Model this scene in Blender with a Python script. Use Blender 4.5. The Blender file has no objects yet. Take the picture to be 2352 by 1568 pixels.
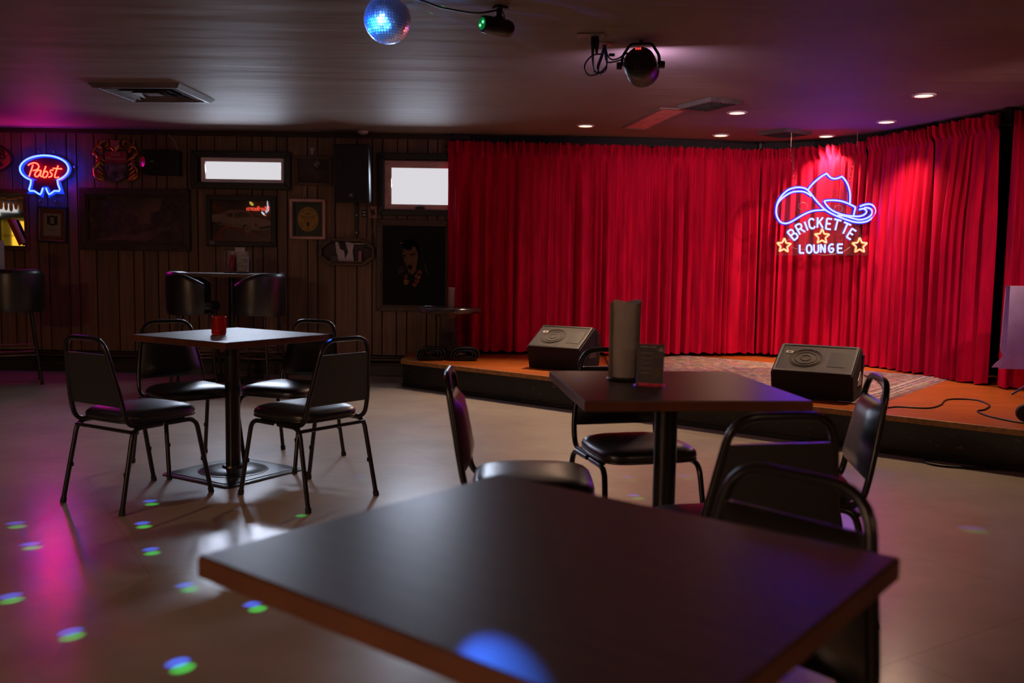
import bpy, bmesh, math, random
from math import sin, cos, pi, radians, sqrt, atan2
from mathutils import Vector, Matrix

random.seed(7)
SC = bpy.context.scene
COL = SC.collection

# ---------------------------------------------------------------- camera
FPX = 2091.0; PITCH = 0.08736; ROLL = 0.01585; CAMH = 1.183
_cp, _sp, _cr, _sr = cos(PITCH), sin(PITCH), cos(ROLL), sin(ROLL)
_F = Vector((0, _cp, -_sp)); _u = Vector((0, _sp, _cp)); _x = Vector((1, 0, 0))
_X = _cr*_x + _sr*_u
_U = -_sr*_x + _cr*_u
CAM = Vector((0, 0, CAMH))
cam_d = bpy.data.cameras.new('camera'); cam = bpy.data.objects.new('camera', cam_d); COL.objects.link(cam)
cam.matrix_world = Matrix(((_X.x, _U.x, -_F.x, 0), (_X.y, _U.y, -_F.y, 0), (_X.z, _U.z, -_F.z, CAMH), (0, 0, 0, 1)))
cam_d.sensor_width = 36; cam_d.lens = FPX/2352*36; cam_d.clip_start = .05
cam_d.dof.use_dof = True; cam_d.dof.focus_distance = 6.3; cam_d.dof.aperture_fstop = 2.8
SC.camera = cam

def ray(px, py):
    return _F + _X*((px-1176)/FPX) - _U*((py-784)/FPX)
def gp(px, py, z=0.0):                     # point of the horizontal plane z seen at a pixel of the photograph
    d = ray(px, py); return CAM + d*((z-CAMH)/d.z)
def wp(px, py, y=9.27):                    # point of the frontal plane y seen at a pixel
    d = ray(px, py); return CAM + d*(y/d.y)

# ---------------------------------------------------------------- view, world
vs = SC.view_settings
SC.display_settings.display_device = 'sRGB'
vs.view_transform = 'Standard'; vs.look = 'None'; vs.gamma = 1.0; vs.use_curve_mapping = False
vs.exposure = 0.0
W = bpy.data.worlds.new('world'); SC.world = W; W.use_nodes = True
W.node_tree.nodes['Background'].inputs[0].default_value = (.5, .56, .7, 1)
W.node_tree.nodes['Background'].inputs[1].default_value = .3
SC.cycles.use_denoising = True
SC.cycles.max_bounces = 7; SC.cycles.diffuse_bounces = 4; SC.cycles.glossy_bounces = 4
SC.cycles.transparent_max_bounces = 12
SC.cycles.sample_clamp_indirect = 4.0
SC.cycles.caustics_reflective = False; SC.cycles.caustics_refractive = False
SC.cycles.use_light_tree = True

# ---------------------------------------------------------------- large lights
def light(name, kind, loc, target, energy, color, **kw):
    l = bpy.data.lights.new(name, kind); o = bpy.data.objects.new(name, l); COL.objects.link(o)
    o.location = loc; l.energy = energy; l.color = color
    if target is not None:
        o.rotation_euler = (Vector(target)-Vector(loc)).to_track_quat('-Z', 'Y').to_euler()
    for k, v in kw.items(): setattr(l, k, v)
    return o
SKYC = (.70, .80, 1.0)
w1 = (wp(472, 372, 9.245), wp(648, 415, 9.245)); w2 = (wp(898, 387, 9.245), wp(1036, 470, 9.245))
for nm, (a, b), LW in (('daylight_small_window', w1, 62), ('daylight_crank_window', w2, 29)):
    c = (a+b)/2; sx, sy = abs(b.x-a.x), abs(b.z-a.z)
    light(nm, 'AREA', c, c+Vector((0, -1, -.3)), LW*pi*sx*sy, SKYC, shape='RECTANGLE', size=sx, size_y=sy, spread=radians(120))
# warm ceiling areas added behind the camera as fill for unseen bar lamps
light('warm_fill', 'AREA', (-4.2, -1.6, 2.38), (-4.2, -1.6, 0), 170, (1, .60, .38), shape='DISK', size=.9)
light('warm_fill', 'AREA', (2.6, -1.2, 2.38), (2.6, -1.2, 0), 20, (1, .58, .36), shape='DISK', size=.8)
# par lamps over the dance floor, aimed at the curtain
light('par_beam', 'SPOT', (.76, 5.42, 2.24), (2.1, 9.3, 1.0), 175, (1, .6, .66), spot_size=radians(66), spot_blend=1.0, shadow_soft_size=.05)
light('par_spill', 'AREA', (.765, 5.45, 2.235), (1.5, 8.8, 2.7), 5, (.8, .55, 1), shape='DISK', size=.13)
light('par_beam', 'SPOT', (3.5, 4.6, 2.3), (2.5, 9.0, .9), 250, (1, .56, .6), spot_size=radians(58), spot_blend=1.0, shadow_soft_size=.06)
light('par_beam', 'SPOT', (1.3, 3.6, 2.34), (3.75, 7.6, .4), 110, (.5, .14, 1), spot_size=radians(34), spot_blend=1.0, shadow_soft_size=.06)

# ---------------------------------------------------------------- mesh helpers
class G:
    def __init__(s): s.v = []; s.f = []; s.m = []
    def add(s, vs_, fs, mi=0, mat=None):
        n = len(s.v)
        s.v += [tuple(mat @ Vector(p)) if mat else tuple(p) for p in vs_]
        s.f += [tuple(i+n for i in f) for f in fs]; s.m += [mi]*len(fs)
        return s
    def box(s, c, d, mi=0, mat=None):
        x, y, z = c; a, b, h = d[0]/2, d[1]/2, d[2]/2
        V = [(x+i*a, y+j*b, z+k*h) for k in (-1, 1) for j in (-1, 1) for i in (-1, 1)]
        return s.add(V, [(0, 2, 3, 1), (4, 5, 7, 6), (0, 1, 5, 4), (2, 6, 7, 3), (0, 4, 6, 2), (1, 3, 7, 5)], mi, mat)
    def prism(s, pts, lo, hi, axis='y', mi=0, mat=None):     # outline in (x,z) extruded along y, or (x,y) along z, or (y,z) along x
        n = len(pts)
        def mk(p, t): return {'y': (p[0], t, p[1]), 'z': (p[0], p[1], t), 'x': (t, p[0], p[1])}[axis]
        V = [mk(p, lo) for p in pts]+[mk(p, hi) for p in pts]
        F = [tuple(range(n))[::-1], tuple(range(n, 2*n))]+[(i, (i+1) % n, n+(i+1) % n, n+i) for i in range(n)]
        return s.add(V, F, mi, mat)
    def lathe(s, prof, n=24, mi=0, mat=None, cap=True):      # profile (r,z)
        V = []; F = []
        for r, z in prof:
            V += [(r*cos(2*pi*i/n), r*sin(2*pi*i/n), z) for i in range(n)]
        for k in range(len(prof)-1):
            F += [(k*n+i, k*n+(i+1) % n, (k+1)*n+(i+1) % n, (k+1)*n+i) for i in range(n)]
        if cap:
            F += [tuple(range(n))[::-1], tuple((len(prof)-1)*n+i for i in range(n))]
        return s.add(V, F, mi, mat)
    def tube(s, pts, r, n=8, closed=False, mi=0, mat=None, flat=1.0):
        P = [Vector(p) for p in pts]; N = len(P)
        R = r if isinstance(r, (list, tuple)) else [r]*N
        T = []
        for i in range(N):
            a = P[i-1] if (i > 0 or closed) else P[i]; b = P[(i+1) % N] if (i < N-1 or closed) else P[i]
            t = (b-a); T.append(t.normalized() if t.length > 1e-9 else Vector((0, 0, 1)))
        up = Vector((0, 0, 1)) if abs(T[0].z) < .9 else Vector((1, 0, 0))
        nrm = (up - T[0]*up.dot(T[0])).normalized(); V = []
        for i in range(N):
            nrm = (nrm - T[i]*nrm.dot(T[i]))
            nrm = nrm.normalized() if nrm.length > 1e-6 else T[i].orthogonal().normalized()
            bi = T[i].cross(nrm)
            V += [P[i]+nrm*(R[i]*cos(2*pi*k/n))+bi*(R[i]*flat*sin(2*pi*k/n)) for k in range(n)]
        F = []
        for i in range(N if closed else N-1):
            j = (i+1) % N
            F += [(i*n+k, i*n+(k+1) % n, j*n+(k+1) % n, j*n+k) for k in range(n)]
        if not closed: F += [tuple(range(n))[::-1], tuple((N-1)*n+k for k in range(n))]
        return s.add(V, F, mi, mat)
    def frame(s, x0, x1, z0, z1, w, lo, hi, mi=0):           # rectangular picture-frame ring, mitred
        a = [(x0, z0), (x1, z0), (x1, z1), (x0, z1)]; b = [(x0+w, z0+w), (x1-w, z0+w), (x1-w, z1-w), (x0+w, z1-w)]
        for i in range(4):
            j = (i+1) % 4; s.prism([a[i], a[j], b[j], b[i]], lo, hi, 'y', mi)
        return s
    def mesh(s, me, mat=None, mi=0):
        return s.add([v.co for v in me.vertices], [tuple(p.vertices) for p in me.polygons], mi, mat)

def build(name, g, mats, parent=None, smooth=0, bevel=0, seg=2, loc=None):
    me = bpy.data.meshes.new(name); me.from_pydata(g.v, [], g.f); me.update()
    if not isinstance(mats, (list, tuple)): mats = [mats]
    for m in mats: me.materials.append(m)
    if len(mats) > 1: me.polygons.foreach_set('material_index', g.m)
    bm = bmesh.new(); bm.from_mesh(me)
    bmesh.ops.recalc_face_normals(bm, faces=bm.faces)
    if bevel:
        ed = [e for e in bm.edges if len(e.link_faces) == 2 and e.calc_face_angle(0) > radians(28)]
        bmesh.ops.bevel(bm, geom=ed, offset=bevel, segments=seg, profile=.6, affect='EDGES', clamp_overlap=True)
    bm.to_mesh(me); bm.free()
    if smooth:
        me.polygons.foreach_set('use_smooth', [True]*len(me.polygons))
        me.set_sharp_from_angle(angle=radians(smooth))
    o = bpy.data.objects.new(name, me); COL.objects.link(o)
    if parent: o.parent = parent
    if loc: o.location = loc
    return o
def tag(o, label=None, cat=None, group=None, kind=None):
    if label: o['label'] = label
    if cat: o['category'] = cat
    if group: o['group'] = group
    if kind: o['kind'] = kind
    return o
def thing(name, label, cat, loc=(0, 0, 0), rz=0, group=None):
    o = bpy.data.objects.new(name, None); COL.objects.link(o); o.empty_display_size = .1
    o.location = loc; o.rotation_euler = (0, 0, rz)
    return tag(o, label, cat, group)
def copy_tree(o, parent=None):
    c = o.copy(); COL.objects.link(c); c.parent = parent
    for ch in list(o.children): copy_tree(ch, c)
    return c
def spline(pts, n=6, closed=False):                          # Catmull-Rom
    P = [Vector(p) if len(p) == 3 else Vector((p[0], p[1], 0)) for p in pts]; N = len(P); out = []
    for i in range(N if closed else N-1):
        p0 = P[i-1] if (i > 0 or closed) else P[i]*2-P[i+1]
        p1 = P[i]; p2 = P[(i+1) % N]; p3 = P[(i+2) % N] if (closed or i+2 < N) else p2*2-p1
        for k in range(n):
            t = k/n
            out.append(.5*((2*p1)+(p2-p0)*t+(2*p0-5*p1+4*p2-p3)*t*t+(3*p1-p0-3*p2+p3)*t**3))
    if not closed: out.append(P[-1])
    return out
def fillet(pts, r, n=5):                                     # polyline with rounded corners
    P = [Vector(p) for p in pts]; out = [P[0]]
    for i in range(1, len(P)-1):
        a, b, c = P[i-1], P[i], P[i+1]; rr = min(r, (a-b).length*.49, (c-b).length*.49)
        s_, e_ = b+(a-b).normalized()*rr, b+(c-b).normalized()*rr
        for k in range(n+1):
            t = k/n; out.append(s_*(1-t)**2+b*2*t*(1-t)+e_*t*t)
    out.append(P[-1]); return out
RX90 = Matrix.Rotation(pi/2, 4, 'X')
def text_mesh(s, size, extrude=.001, spacing=1.0, align='CENTER'):
    cu = bpy.data.curves.new('t', 'FONT'); cu.body = s; cu.size = size; cu.extrude = extrude
    cu.align_x = align; cu.align_y = 'CENTER'; cu.space_character = spacing; cu.resolution_u = 3
    o = bpy.data.objects.new('t', cu); COL.objects.link(o)
    dg = bpy.context.evaluated_depsgraph_get(); dg.update()
    me = bpy.data.meshes.new_from_object(o.evaluated_get(dg))
    bpy.data.objects.remove(o); bpy.data.curves.remove(cu)
    return me
def T(x, y, z): return Matrix.Translation((x, y, z))

# ---------------------------------------------------------------- materials
def lin(h):
    h = h.lstrip('#'); c = [int(h[i:i+2], 16)/255 for i in (0, 2, 4)]
    return tuple(x/12.92 if x <= .04045 else ((x+.055)/1.055)**2.4 for x in c)
def mat(name, col, rough=.5, metal=0, var=.15, scale=8, bump=0, bscale=60, spec=.5, stretch=(1, 1, 1), col2=None, sheen=0, coat=0, detail=4, emit=None, es=0):
    m = bpy.data.materials.new(name); m.use_nodes = True; nt = m.node_tree; b = nt.nodes['Principled BSDF']
    if isinstance(col, str): col = lin(col)
    if isinstance(col2, str): col2 = lin(col2)
    tc = nt.nodes.new('ShaderNodeTexCoord'); mp = nt.nodes.new('ShaderNodeMapping'); mp.inputs['Scale'].default_value = stretch
    nt.links.new(tc.outputs['Object'], mp.inputs[0])
    ns = nt.nodes.new('ShaderNodeTexNoise'); ns.inputs['Scale'].default_value = scale; ns.inputs['Detail'].default_value = detail
    nt.links.new(mp.outputs[0], ns.inputs[0])
    rp = nt.nodes.new('ShaderNodeValToRGB'); c2 = col2 or tuple(x*(1-var*1.6) for x in col); c1 = col if col2 else tuple(min(1, x*(1+var)) for x in col)
    rp.color_ramp.elements[0].position = .35; rp.color_ramp.elements[1].position = .65
    rp.color_ramp.elements[0].color = (*c2, 1); rp.color_ramp.elements[1].color = (*c1, 1)
    nt.links.new(ns.outputs[0], rp.inputs[0]); nt.links.new(rp.outputs[0], b.inputs['Base Color'])
    b.inputs['Roughness'].default_value = rough; b.inputs['Metallic'].default_value = metal
    b.inputs['Specular IOR Level'].default_value = spec
    if sheen: b.inputs['Sheen Weight'].default_value = sheen; b.inputs['Sheen Roughness'].default_value = .4
    if coat: b.inputs['Coat Weight'].default_value = coat; b.inputs['Coat Roughness'].default_value = .1
    if bump:
        n2 = nt.nodes.new('ShaderNodeTexNoise'); n2.inputs['Scale'].default_value = bscale; n2.inputs['Detail'].default_value = 3
        nt.links.new(mp.outputs[0], n2.inputs[0]); bp = nt.nodes.new('ShaderNodeBump'); bp.inputs['Strength'].default_value = bump
        bp.inputs['Distance'].default_value = .01
        nt.links.new(n2.outputs[0], bp.inputs['Height']); nt.links.new(bp.outputs[0], b.inputs['Normal'])
    if emit: b.inputs['Emission Color'].default_value = (*emit, 1); b.inputs['Emission Strength'].default_value = es
    return m
def emis(name, col, s=1.0):
    m = bpy.data.materials.new(name); m.use_nodes = True; nt = m.node_tree
    nt.nodes.remove(nt.nodes['Principled BSDF']); e = nt.nodes.new('ShaderNodeEmission')
    e.inputs[0].default_value = (*col, 1); e.inputs[1].default_value = s
    nt.links.new(e.outputs[0], nt.nodes['Material Output'].inputs[0]); return m
def clear(name, tint=(1, 1, 1), refl=1.0, rough=0.0, haze=0.0):      # thin clear sheet
    m = bpy.data.materials.new(name); m.use_nodes = True; nt = m.node_tree
    nt.nodes.remove(nt.nodes['Principled BSDF'])
    tr = nt.nodes.new('ShaderNodeBsdfTransparent'); tr.inputs[0].default_value = (*tint, 1)
    gl = nt.nodes.new('ShaderNodeBsdfGlossy'); gl.inputs['Roughness'].default_value = rough
    fr = nt.nodes.new('ShaderNodeFresnel'); fr.inputs[0].default_value = 1.5
    mu = nt.nodes.new('ShaderNodeMath'); mu.operation = 'MULTIPLY'; mu.inputs[1].default_value = refl; nt.links.new(fr.outputs[0], mu.inputs[0])
    mx = nt.nodes.new('ShaderNodeMixShader'); nt.links.new(mu.outputs[0], mx.inputs[0]); nt.links.new(tr.outputs[0], mx.inputs[1]); nt.links.new(gl.outputs[0], mx.inputs[2])
    out = mx
    if haze:
        df = nt.nodes.new('ShaderNodeBsdfDiffuse'); df.inputs[0].default_value = (.8, .8, .8, 1)
        m2 = nt.nodes.new('ShaderNodeMixShader'); m2.inputs[0].default_value = haze
        nt.links.new(mx.outputs[0], m2.inputs[1]); nt.links.new(df.outputs[0], m2.inputs[2]); out = m2
    nt.links.new(out.outputs[0], nt.nodes['Material Output'].inputs[0]); return m

m_panel = mat('wood_panel', (.2, .11, .06), .5, var=.14, scale=3, stretch=(14, 14, .7), bump=.15, bscale=9)
m_panel2 = mat('wood_panel_dark', (.165, .09, .047), .5, var=.14, scale=3, stretch=(12, 12, .6), bump=.15, bscale=9)
m_groove = mat('panel_groove', (.01, .006, .004), .8)
m_trimwood = mat('trim_wood', (.07, .028, .012), .4, var=.3, scale=4, stretch=(1, 8, 8))
m_black = mat('black_paint', (.012, .012, .012), .45, var=.2, bump=.05)
m_blackmatte = mat('black_matte', (.008, .008, .008), .75, var=.2)
m_frame_black = mat('window_casing_black', (.009, .01, .011), .38, var=.2, bump=.05, bscale=30)
m_tube = mat('black_powder_coat', (.008, .008, .0085), .28, var=.15, spec=.6)
m_vinyl = mat('black_vinyl', (.0085, .009, .010), .36, var=.15, bump=.05, bscale=160, spec=.8, coat=.35)
m_vinyl.node_tree.nodes['Principled BSDF'].inputs['Coat Roughness'].default_value = .3
m_rubber = mat('rubber', (.02, .02, .02), .7)
m_chrome = mat('worn_chrome', (.45, .33, .26), .25, 1, var=.15)
m_steel = mat('steel', (.4, .4, .42), .35, 1, var=.1)
m_white = mat('white_paint', (.6, .58, .56), .5, var=.05)
m_gold = mat('gold_plastic', (.55, .26, .05), .24, .85, var=.2, scale=14)
m_laminate = mat('table_laminate', (.085, .056, .043), .33, var=.09, scale=5, stretch=(1, 9, 1), spec=.32)
m_laminate2 = mat('table_laminate_grey', (.13, .11, .105), .46, var=.2, scale=5, stretch=(1, 9, 1), spec=.55)
m_edge = mat('table_edge', (.14, .042, .014), .42, var=.15, scale=6)
m_plate = mat('cast_iron_base', (.02, .02, .021), .3, var=.25, bump=.08, bscale=40, spec=.6)
m_cable = mat('cable_rubber', (.01, .01, .01), .45)
m_paper = mat('paper_towel', (.48, .43, .42), .9, var=.05, bump=.3, bscale=80)
m_card = mat('white_card', (.55, .5, .48), .8, var=.05)
m_glasspane = clear('picture_glass', refl=1.0)
m_acrylic = clear('clear_acrylic', (.97, .96, .97), .8, 0, .018)

# floor: worn sheet vinyl
def floor_material():
    m = mat('vinyl_floor', (.45, .365, .285), .36, var=.08, scale=2.2, bump=.0, spec=.4, coat=.75)
    m.node_tree.nodes['Principled BSDF'].inputs['Coat Roughness'].default_value = .2
    nt = m.node_tree; b = nt.nodes['Principled BSDF']; tc = [n for n in nt.nodes if n.type == 'TEX_COORD'][0]
    n1 = nt.nodes.new('ShaderNodeTexNoise'); n1.inputs['Scale'].default_value = 9; n1.inputs['Detail'].default_value = 8; n1.inputs['Distortion'].default_value = .6
    mp = nt.nodes.new('ShaderNodeMapping'); mp.inputs['Scale'].default_value = (.7, 2.0, 1); mp.inputs['Rotation'].default_value = (0, 0, .25)
    nt.links.new(tc.outputs['Object'], mp.inputs[0]); nt.links.new(mp.outputs[0], n1.inputs[0])
    mr = nt.nodes.new('ShaderNodeMapRange'); mr.inputs[1].default_value = .3; mr.inputs[2].default_value = .7; mr.inputs[3].default_value = .4; mr.inputs[4].default_value = .5
    nt.links.new(n1.outputs[0], mr.inputs[0]); nt.links.new(mr.outputs[0], b.inputs['Roughness'])
    br = nt.nodes.new('ShaderNodeTexBrick'); br.offset = .5; br.inputs['Scale'].default_value = 1; br.inputs['Brick Width'].default_value = 1.83; br.inputs['Row Height'].default_value = 1.83
    br.inputs['Mortar Size'].default_value = .0025; br.inputs['Color1'].default_value = (1, 1, 1, 1); br.inputs['Color2'].default_value = (1, 1, 1, 1); br.inputs['Mortar'].default_value = (.25, .2, .2, 1)
    mp2 = nt.nodes.new('ShaderNodeMapping'); mp2.inputs['Rotation'].default_value = (0, 0, radians(-32)); mp2.inputs['Location'].default_value = (.3, .2, 0)
    nt.links.new(tc.outputs['Object'], mp2.inputs[0]); nt.links.new(mp2.outputs[0], br.inputs[0])
    mxc = nt.nodes.new('ShaderNodeMix'); mxc.data_type = 'RGBA'; mxc.blend_type = 'MULTIPLY'; mxc.inputs[0].default_value = .3
    src = b.inputs['Base Color'].links[0].from_socket
    nt.links.new(src, mxc.inputs[6]); nt.links.new(br.outputs[0], mxc.inputs[7]); nt.links.new(mxc.outputs[2], b.inputs['Base Color'])
    n3 = nt.nodes.new('ShaderNodeTexNoise'); n3.inputs['Scale'].default_value = 34; n3.inputs['Detail'].default_value = 6
    mp3 = nt.nodes.new('ShaderNodeMapping'); mp3.inputs['Scale'].default_value = (.6, 1.6, 1)
    nt.links.new(tc.outputs['Object'], mp3.inputs[0]); nt.links.new(mp3.outputs[0], n3.inputs[0])
    bp = nt.nodes.new('ShaderNodeBump'); bp.inputs['Strength'].default_value = .2; bp.inputs['Distance'].default_value = .003
    nt.links.new(n3.outputs[0], bp.inputs['Height']); nt.links.new(bp.outputs[0], b.inputs['Normal']); nt.links.new(bp.outputs[0], b.inputs['Coat Normal'])
    return m
m_floor = floor_material()
def ceiling_material():
    m = mat('ceiling_paint', (.25, .195, .165), .6, var=.06, scale=1.5, spec=.03)
    nt = m.node_tree; b = nt.nodes['Principled BSDF']; tc = [n for n in nt.nodes if n.type == 'TEX_COORD'][0]
    mp = nt.nodes.new('ShaderNodeMapping'); mp.inputs['Scale'].default_value = (.4, 2.4, 1)
    n = nt.nodes.new('ShaderNodeTexNoise'); n.inputs['Scale'].default_value = 1.3; n.inputs['Detail'].default_value = 3
    nt.links.new(tc.outputs['Object'], mp.inputs[0]); nt.links.new(mp.outputs[0], n.inputs[0])
    bp = nt.nodes.new('ShaderNodeBump'); bp.inputs['Strength'].default_value = .5; bp.inputs['Distance'].default_value = .03
    nt.links.new(n.outputs[0], bp.inputs['Height']); nt.links.new(bp.outputs[0], b.inputs['Normal'])
    return m
m_ceil = ceiling_material()

# ---------------------------------------------------------------- room shell
XL, XR, YF, YB, ZC = -9.0, 5.4, -3.0, 9.27, 2.44
tag(build('floor', G().box(((XL+XR)/2, 3.4, -.05), (XR-XL, 13.4, .1)), m_floor), kind='structure')
tag(build('ceiling', G().box(((XL+XR)/2, 3.4, ZC+.05), (XR-XL, 13.4, .1)), m_ceil), kind='structure')
m_wall = mat('brown_wall', (.09, .05, .03), .6, var=.15, scale=2)
tag(build('wall_left', G().box((XL-.05, 3.4, ZC/2), (.1, 13.4, ZC)), m_wall), kind='structure')
tag(build('wall_right', G().box((XR+.05, 3.4, ZC/2), (.1, 13.4, ZC)), m_wall), kind='structure')
tag(build('wall_front', G().box(((XL+XR)/2, YF-.05, ZC/2), (XR-XL, .1, ZC)), m_wall), kind='structure')
# wood panelled back wall: a core with single grooved boards
XE = -.45
wall_back = tag(build('wall_back', G().box(((XL+XE)/2, YB+.06, ZC/2), (XE-XL, .1, ZC)), m_groove), kind='structure')
PERIOD = [40, 50, 35, 23, 33, 23.5, 46, 22.5]
x = wp(181, 560).x - 4*1.21; k = 0; edges = []
while x < XE-.02:
    edges.append(x); x += PERIOD[k % 8]/273*1.21; k += 1
edges.append(XE)
for i in range(len(edges)-1):
    a, b = edges[i], edges[i+1]
    o = build('board', G().box(((a+b)/2, YB+.004, 1.31), (b-a-.010, .014, 2.2)), m_panel if (i*7) % 3 else m_panel2, wall_back, bevel=.0025, seg=1)
tag(build('wall_stage', G().box((2.45, 10.0, ZC/2), (5.9, .1, ZC)).box((-.4, 9.64, ZC/2), (.1, .64, ZC)), mat('black_wall', (.01, .009, .009), .9)), kind='structure')
# crown strip and baseboard
tag(build('trim_1', G().box(((XL+XE)/2, YB-.018, 2.415), (XE-XL, .03, .05)), mat('crown_wood', (.028, .014, .008), .5, stretch=(1, 8, 8)), bevel=.006), kind='structure')
def scratched():
    m = mat('scratched_black', (.009, .008, .007), .4, var=.2)
    nt = m.node_tree; b = nt.nodes['Principled BSDF']; tc = [n for n in nt.nodes if n.type == 'TEX_COORD'][0]
    mp = nt.nodes.new('ShaderNodeMapping'); mp.inputs['Scale'].default_value = (1, 1, 2.2); nt.links.new(tc.outputs['Object'], mp.inputs[0])
    n = nt.nodes.new('ShaderNodeTexNoise'); n.inputs['Scale'].default_value = 22; n.inputs['Detail'].default_value = 7; n.inputs['Roughness'].default_value = .7
    nt.links.new(mp.outputs[0], n.inputs[0])
    r = nt.nodes.new('ShaderNodeValToRGB'); r.color_ramp.elements[0].position = .61; r.color_ramp.elements[1].position = .68
    nt.links.new(n.outputs[0], r.inputs[0])
    mx = nt.nodes.new('ShaderNodeMix'); mx.data_type = 'RGBA'; src = b.inputs['Base Color'].links[0].from_socket
    nt.links.new(r.outputs[0], mx.inputs[0]); nt.links.new(src, mx.inputs[6]); mx.inputs[7].default_value = (.22, .1, .035, 1)
    nt.links.new(mx.outputs[2], b.inputs['Base Color']); return m
m_scr = scratched()
tag(build('baseboard_back', G().box(((XL-1.05)/2, YB-.03, .055), (-1.05-XL, .05, .11)).box(((XL-1.05)/2, YB-.022, .12), (-1.05-XL, .034, .02)), m_scr, bevel=.004), kind='structure')
tag(build('trim_2', G().box(((XL-.5)/2, YB-.02, .165), (-.5-XL, .03, .022)).box(((XL-.5)/2, YB-.014, .19), (-.5-XL, .018, .014)), mat('worn_rail', (.05, .022, .01), .4, stretch=(1, 6, 6)), bevel=.004), kind='structure')

# windows
m_pane = emis('daylit_pane', (.70, .68, .72), 1.0)
def window(name, cas, sash, gl, sash_m, crank):
    (x0, y0, x1, y1) = cas; A, B = wp(x0, y0, YB), wp(x1, y1, YB)
    r = tag(build(name, G().frame(A.x, B.x, B.z, A.z, .058 if crank else .066, YB-.075, YB-.004), m_frame_black, bevel=.006), kind='structure')
    S0, S1 = wp(sash[0], sash[1], YB-.03), wp(sash[2], sash[3], YB-.03); Q0, Q1 = wp(gl[0], gl[1], YB-.03), wp(gl[2], gl[3], YB-.03)
    w = ((Q0.x-S0.x)+(S1.x-Q1.x)+(S0.z-Q0.z)+(Q1.z-S1.z))/4
    build('window_sash', G().frame(S0.x, S1.x, S1.z, S0.z, w, YB-.05, YB-.006), sash_m, r, bevel=.004)
    build('window_pane', G().box(((Q0.x+Q1.x)/2, YB-.02, (Q0.z+Q1.z)/2), (Q1.x-Q0.x+.02, .006, Q0.z-Q1.z+.02)), m_pane, r)
    if crank:
        p = wp(965, 477, YB-.06); g = G(); g.box((p.x, YB-.055, p.z-.005), (.09, .02, .018)); g.tube([(p.x-.05, YB-.07, p.z), (p.x+.01, YB-.075, p.z+.015), (p.x+.05, YB-.075, p.z-.003)], .005)
        build('window_crank', g, m_black, r, 40)
        p = wp(891, 430, YB-.06); g = G(); g.box((p.x, YB-.055, p.z), (.018, .02, .13)); build('window_latch', g, sash_m, r, bevel=.005)
    return r
window('window_1', (443, 347, 671, 437), (463, 361, 656, 423), (473, 372, 648, 414), mat('sash_mauve', (.85, .72, .72), .4, var=.05), False)
window('window_2', (872, 352, 1052, 497), (884, 369, 1052, 487), (898, 386, 1037, 470), mat('sash_wood', (.62, .36, .32), .4, var=.1, stretch=(1, 1, 5)), True)

# ---------------------------------------------------------------- stage
SA = Vector((-1.02, 8.49)); SB = Vector((3.58, 4.80)); SD = (SB-SA).normalized(); SN = Vector((SD.y, -SD.x))    # SN: towards the audience
SH = .25
m_deck = mat('stage_boards', (.34, .085, .022), .33, var=.25, scale=2.5, stretch=(1, 1, 1), spec=.5)
def deck_material():
    m = m_deck; nt = m.node_tree; b = nt.nodes['Principled BSDF']; tc = [n for n in nt.nodes if n.type == 'TEX_COORD'][0]
    mp = nt.nodes.new('ShaderNodeMapping'); mp.inputs['Rotation'].default_value = (0, 0, radians(6)); nt.links.new(tc.outputs['Object'], mp.inputs[0])
    br = nt.nodes.new('ShaderNodeTexBrick'); br.inputs['Scale'].default_value = 1; br.inputs['Brick Width'].default_value = .9; br.inputs['Row Height'].default_value = .058; br.inputs['Mortar Size'].default_value = .0012
    br.inputs['Color1'].default_value = (.5, .125, .016, 1); br.inputs['Color2'].default_value = (.38, .09, .012, 1); br.inputs['Mortar'].default_value = (.05, .015, .006, 1)
    nt.links.new(mp.outputs[0], br.inputs[0])
    n = nt.nodes.new('ShaderNodeTexNoise'); n.inputs['Scale'].default_value = 5; mp2 = nt.nodes.new('ShaderNodeMapping'); mp2.inputs['Scale'].default_value = (.6, 12, 1)
    nt.links.new(mp.outputs[0], mp2.inputs[0]); nt.links.new(mp2.outputs[0], n.inputs[0])
    mx = nt.nodes.new('ShaderNodeMix'); mx.data_type = 'RGBA'; mx.blend_type = 'OVERLAY'; mx.inputs[0].default_value = .5
    nt.links.new(br.outputs[0], mx.inputs[6]); nt.links.new(n.outputs[0], mx.inputs[7]); nt.links.new(mx.outputs[2], b.inputs['Base Color'])
deck_material()
stage = thing('stage_platform', 'low corner stage with orange wood deck and black front', 'stage', (0, 0, 0))
def off(p, d): return (p.x+SN.x*d, p.y+SN.y*d)
deck = [off(SA, 0), off(SB, 0), (5.38, 4.8), (5.38, 9.94), (-.34, 9.94), (-.34, YB-.06), (SA.x, YB-.06)]
build('deck', G().prism(deck, SH-.02, SH-.001, 'z'), m_deck, stage)
g = G()
g.prism([off(SA, 0), off(SB, 0), off(SB, .022), off(SA, .022)], SH-.036, SH+.002, 'z'); g.prism([(SA.x-.022, SA.y), (SA.x, SA.y), (SA.x, YB-.06), (SA.x-.022, YB-.06)], SH-.036, SH+.002, 'z')
build('nosing', g, mat('golden_nosing', (.34, .15, .035), .4, var=.2, stretch=(4, 4, 4)), stage, bevel=.006)
g = G(); g.prism([off(SA, -.03), off(SB, -.03), off(SB, .0), off(SA, 0)], .004, SH-.036, 'z'); g.prism([(SA.x-.0, SA.y), (SA.x+.03, SA.y), (SA.x+.03, YB-.06), (SA.x, YB-.06)], .004, SH-.036, 'z')
build('fascia', g, m_scr, stage)
g = G(); g.prism([off(SA, 0), off(SB, 0), off(SB, .012), off(SA, .012)], .004, .03, 'z'); build('kick_strip', g, m_black, stage)

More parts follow.
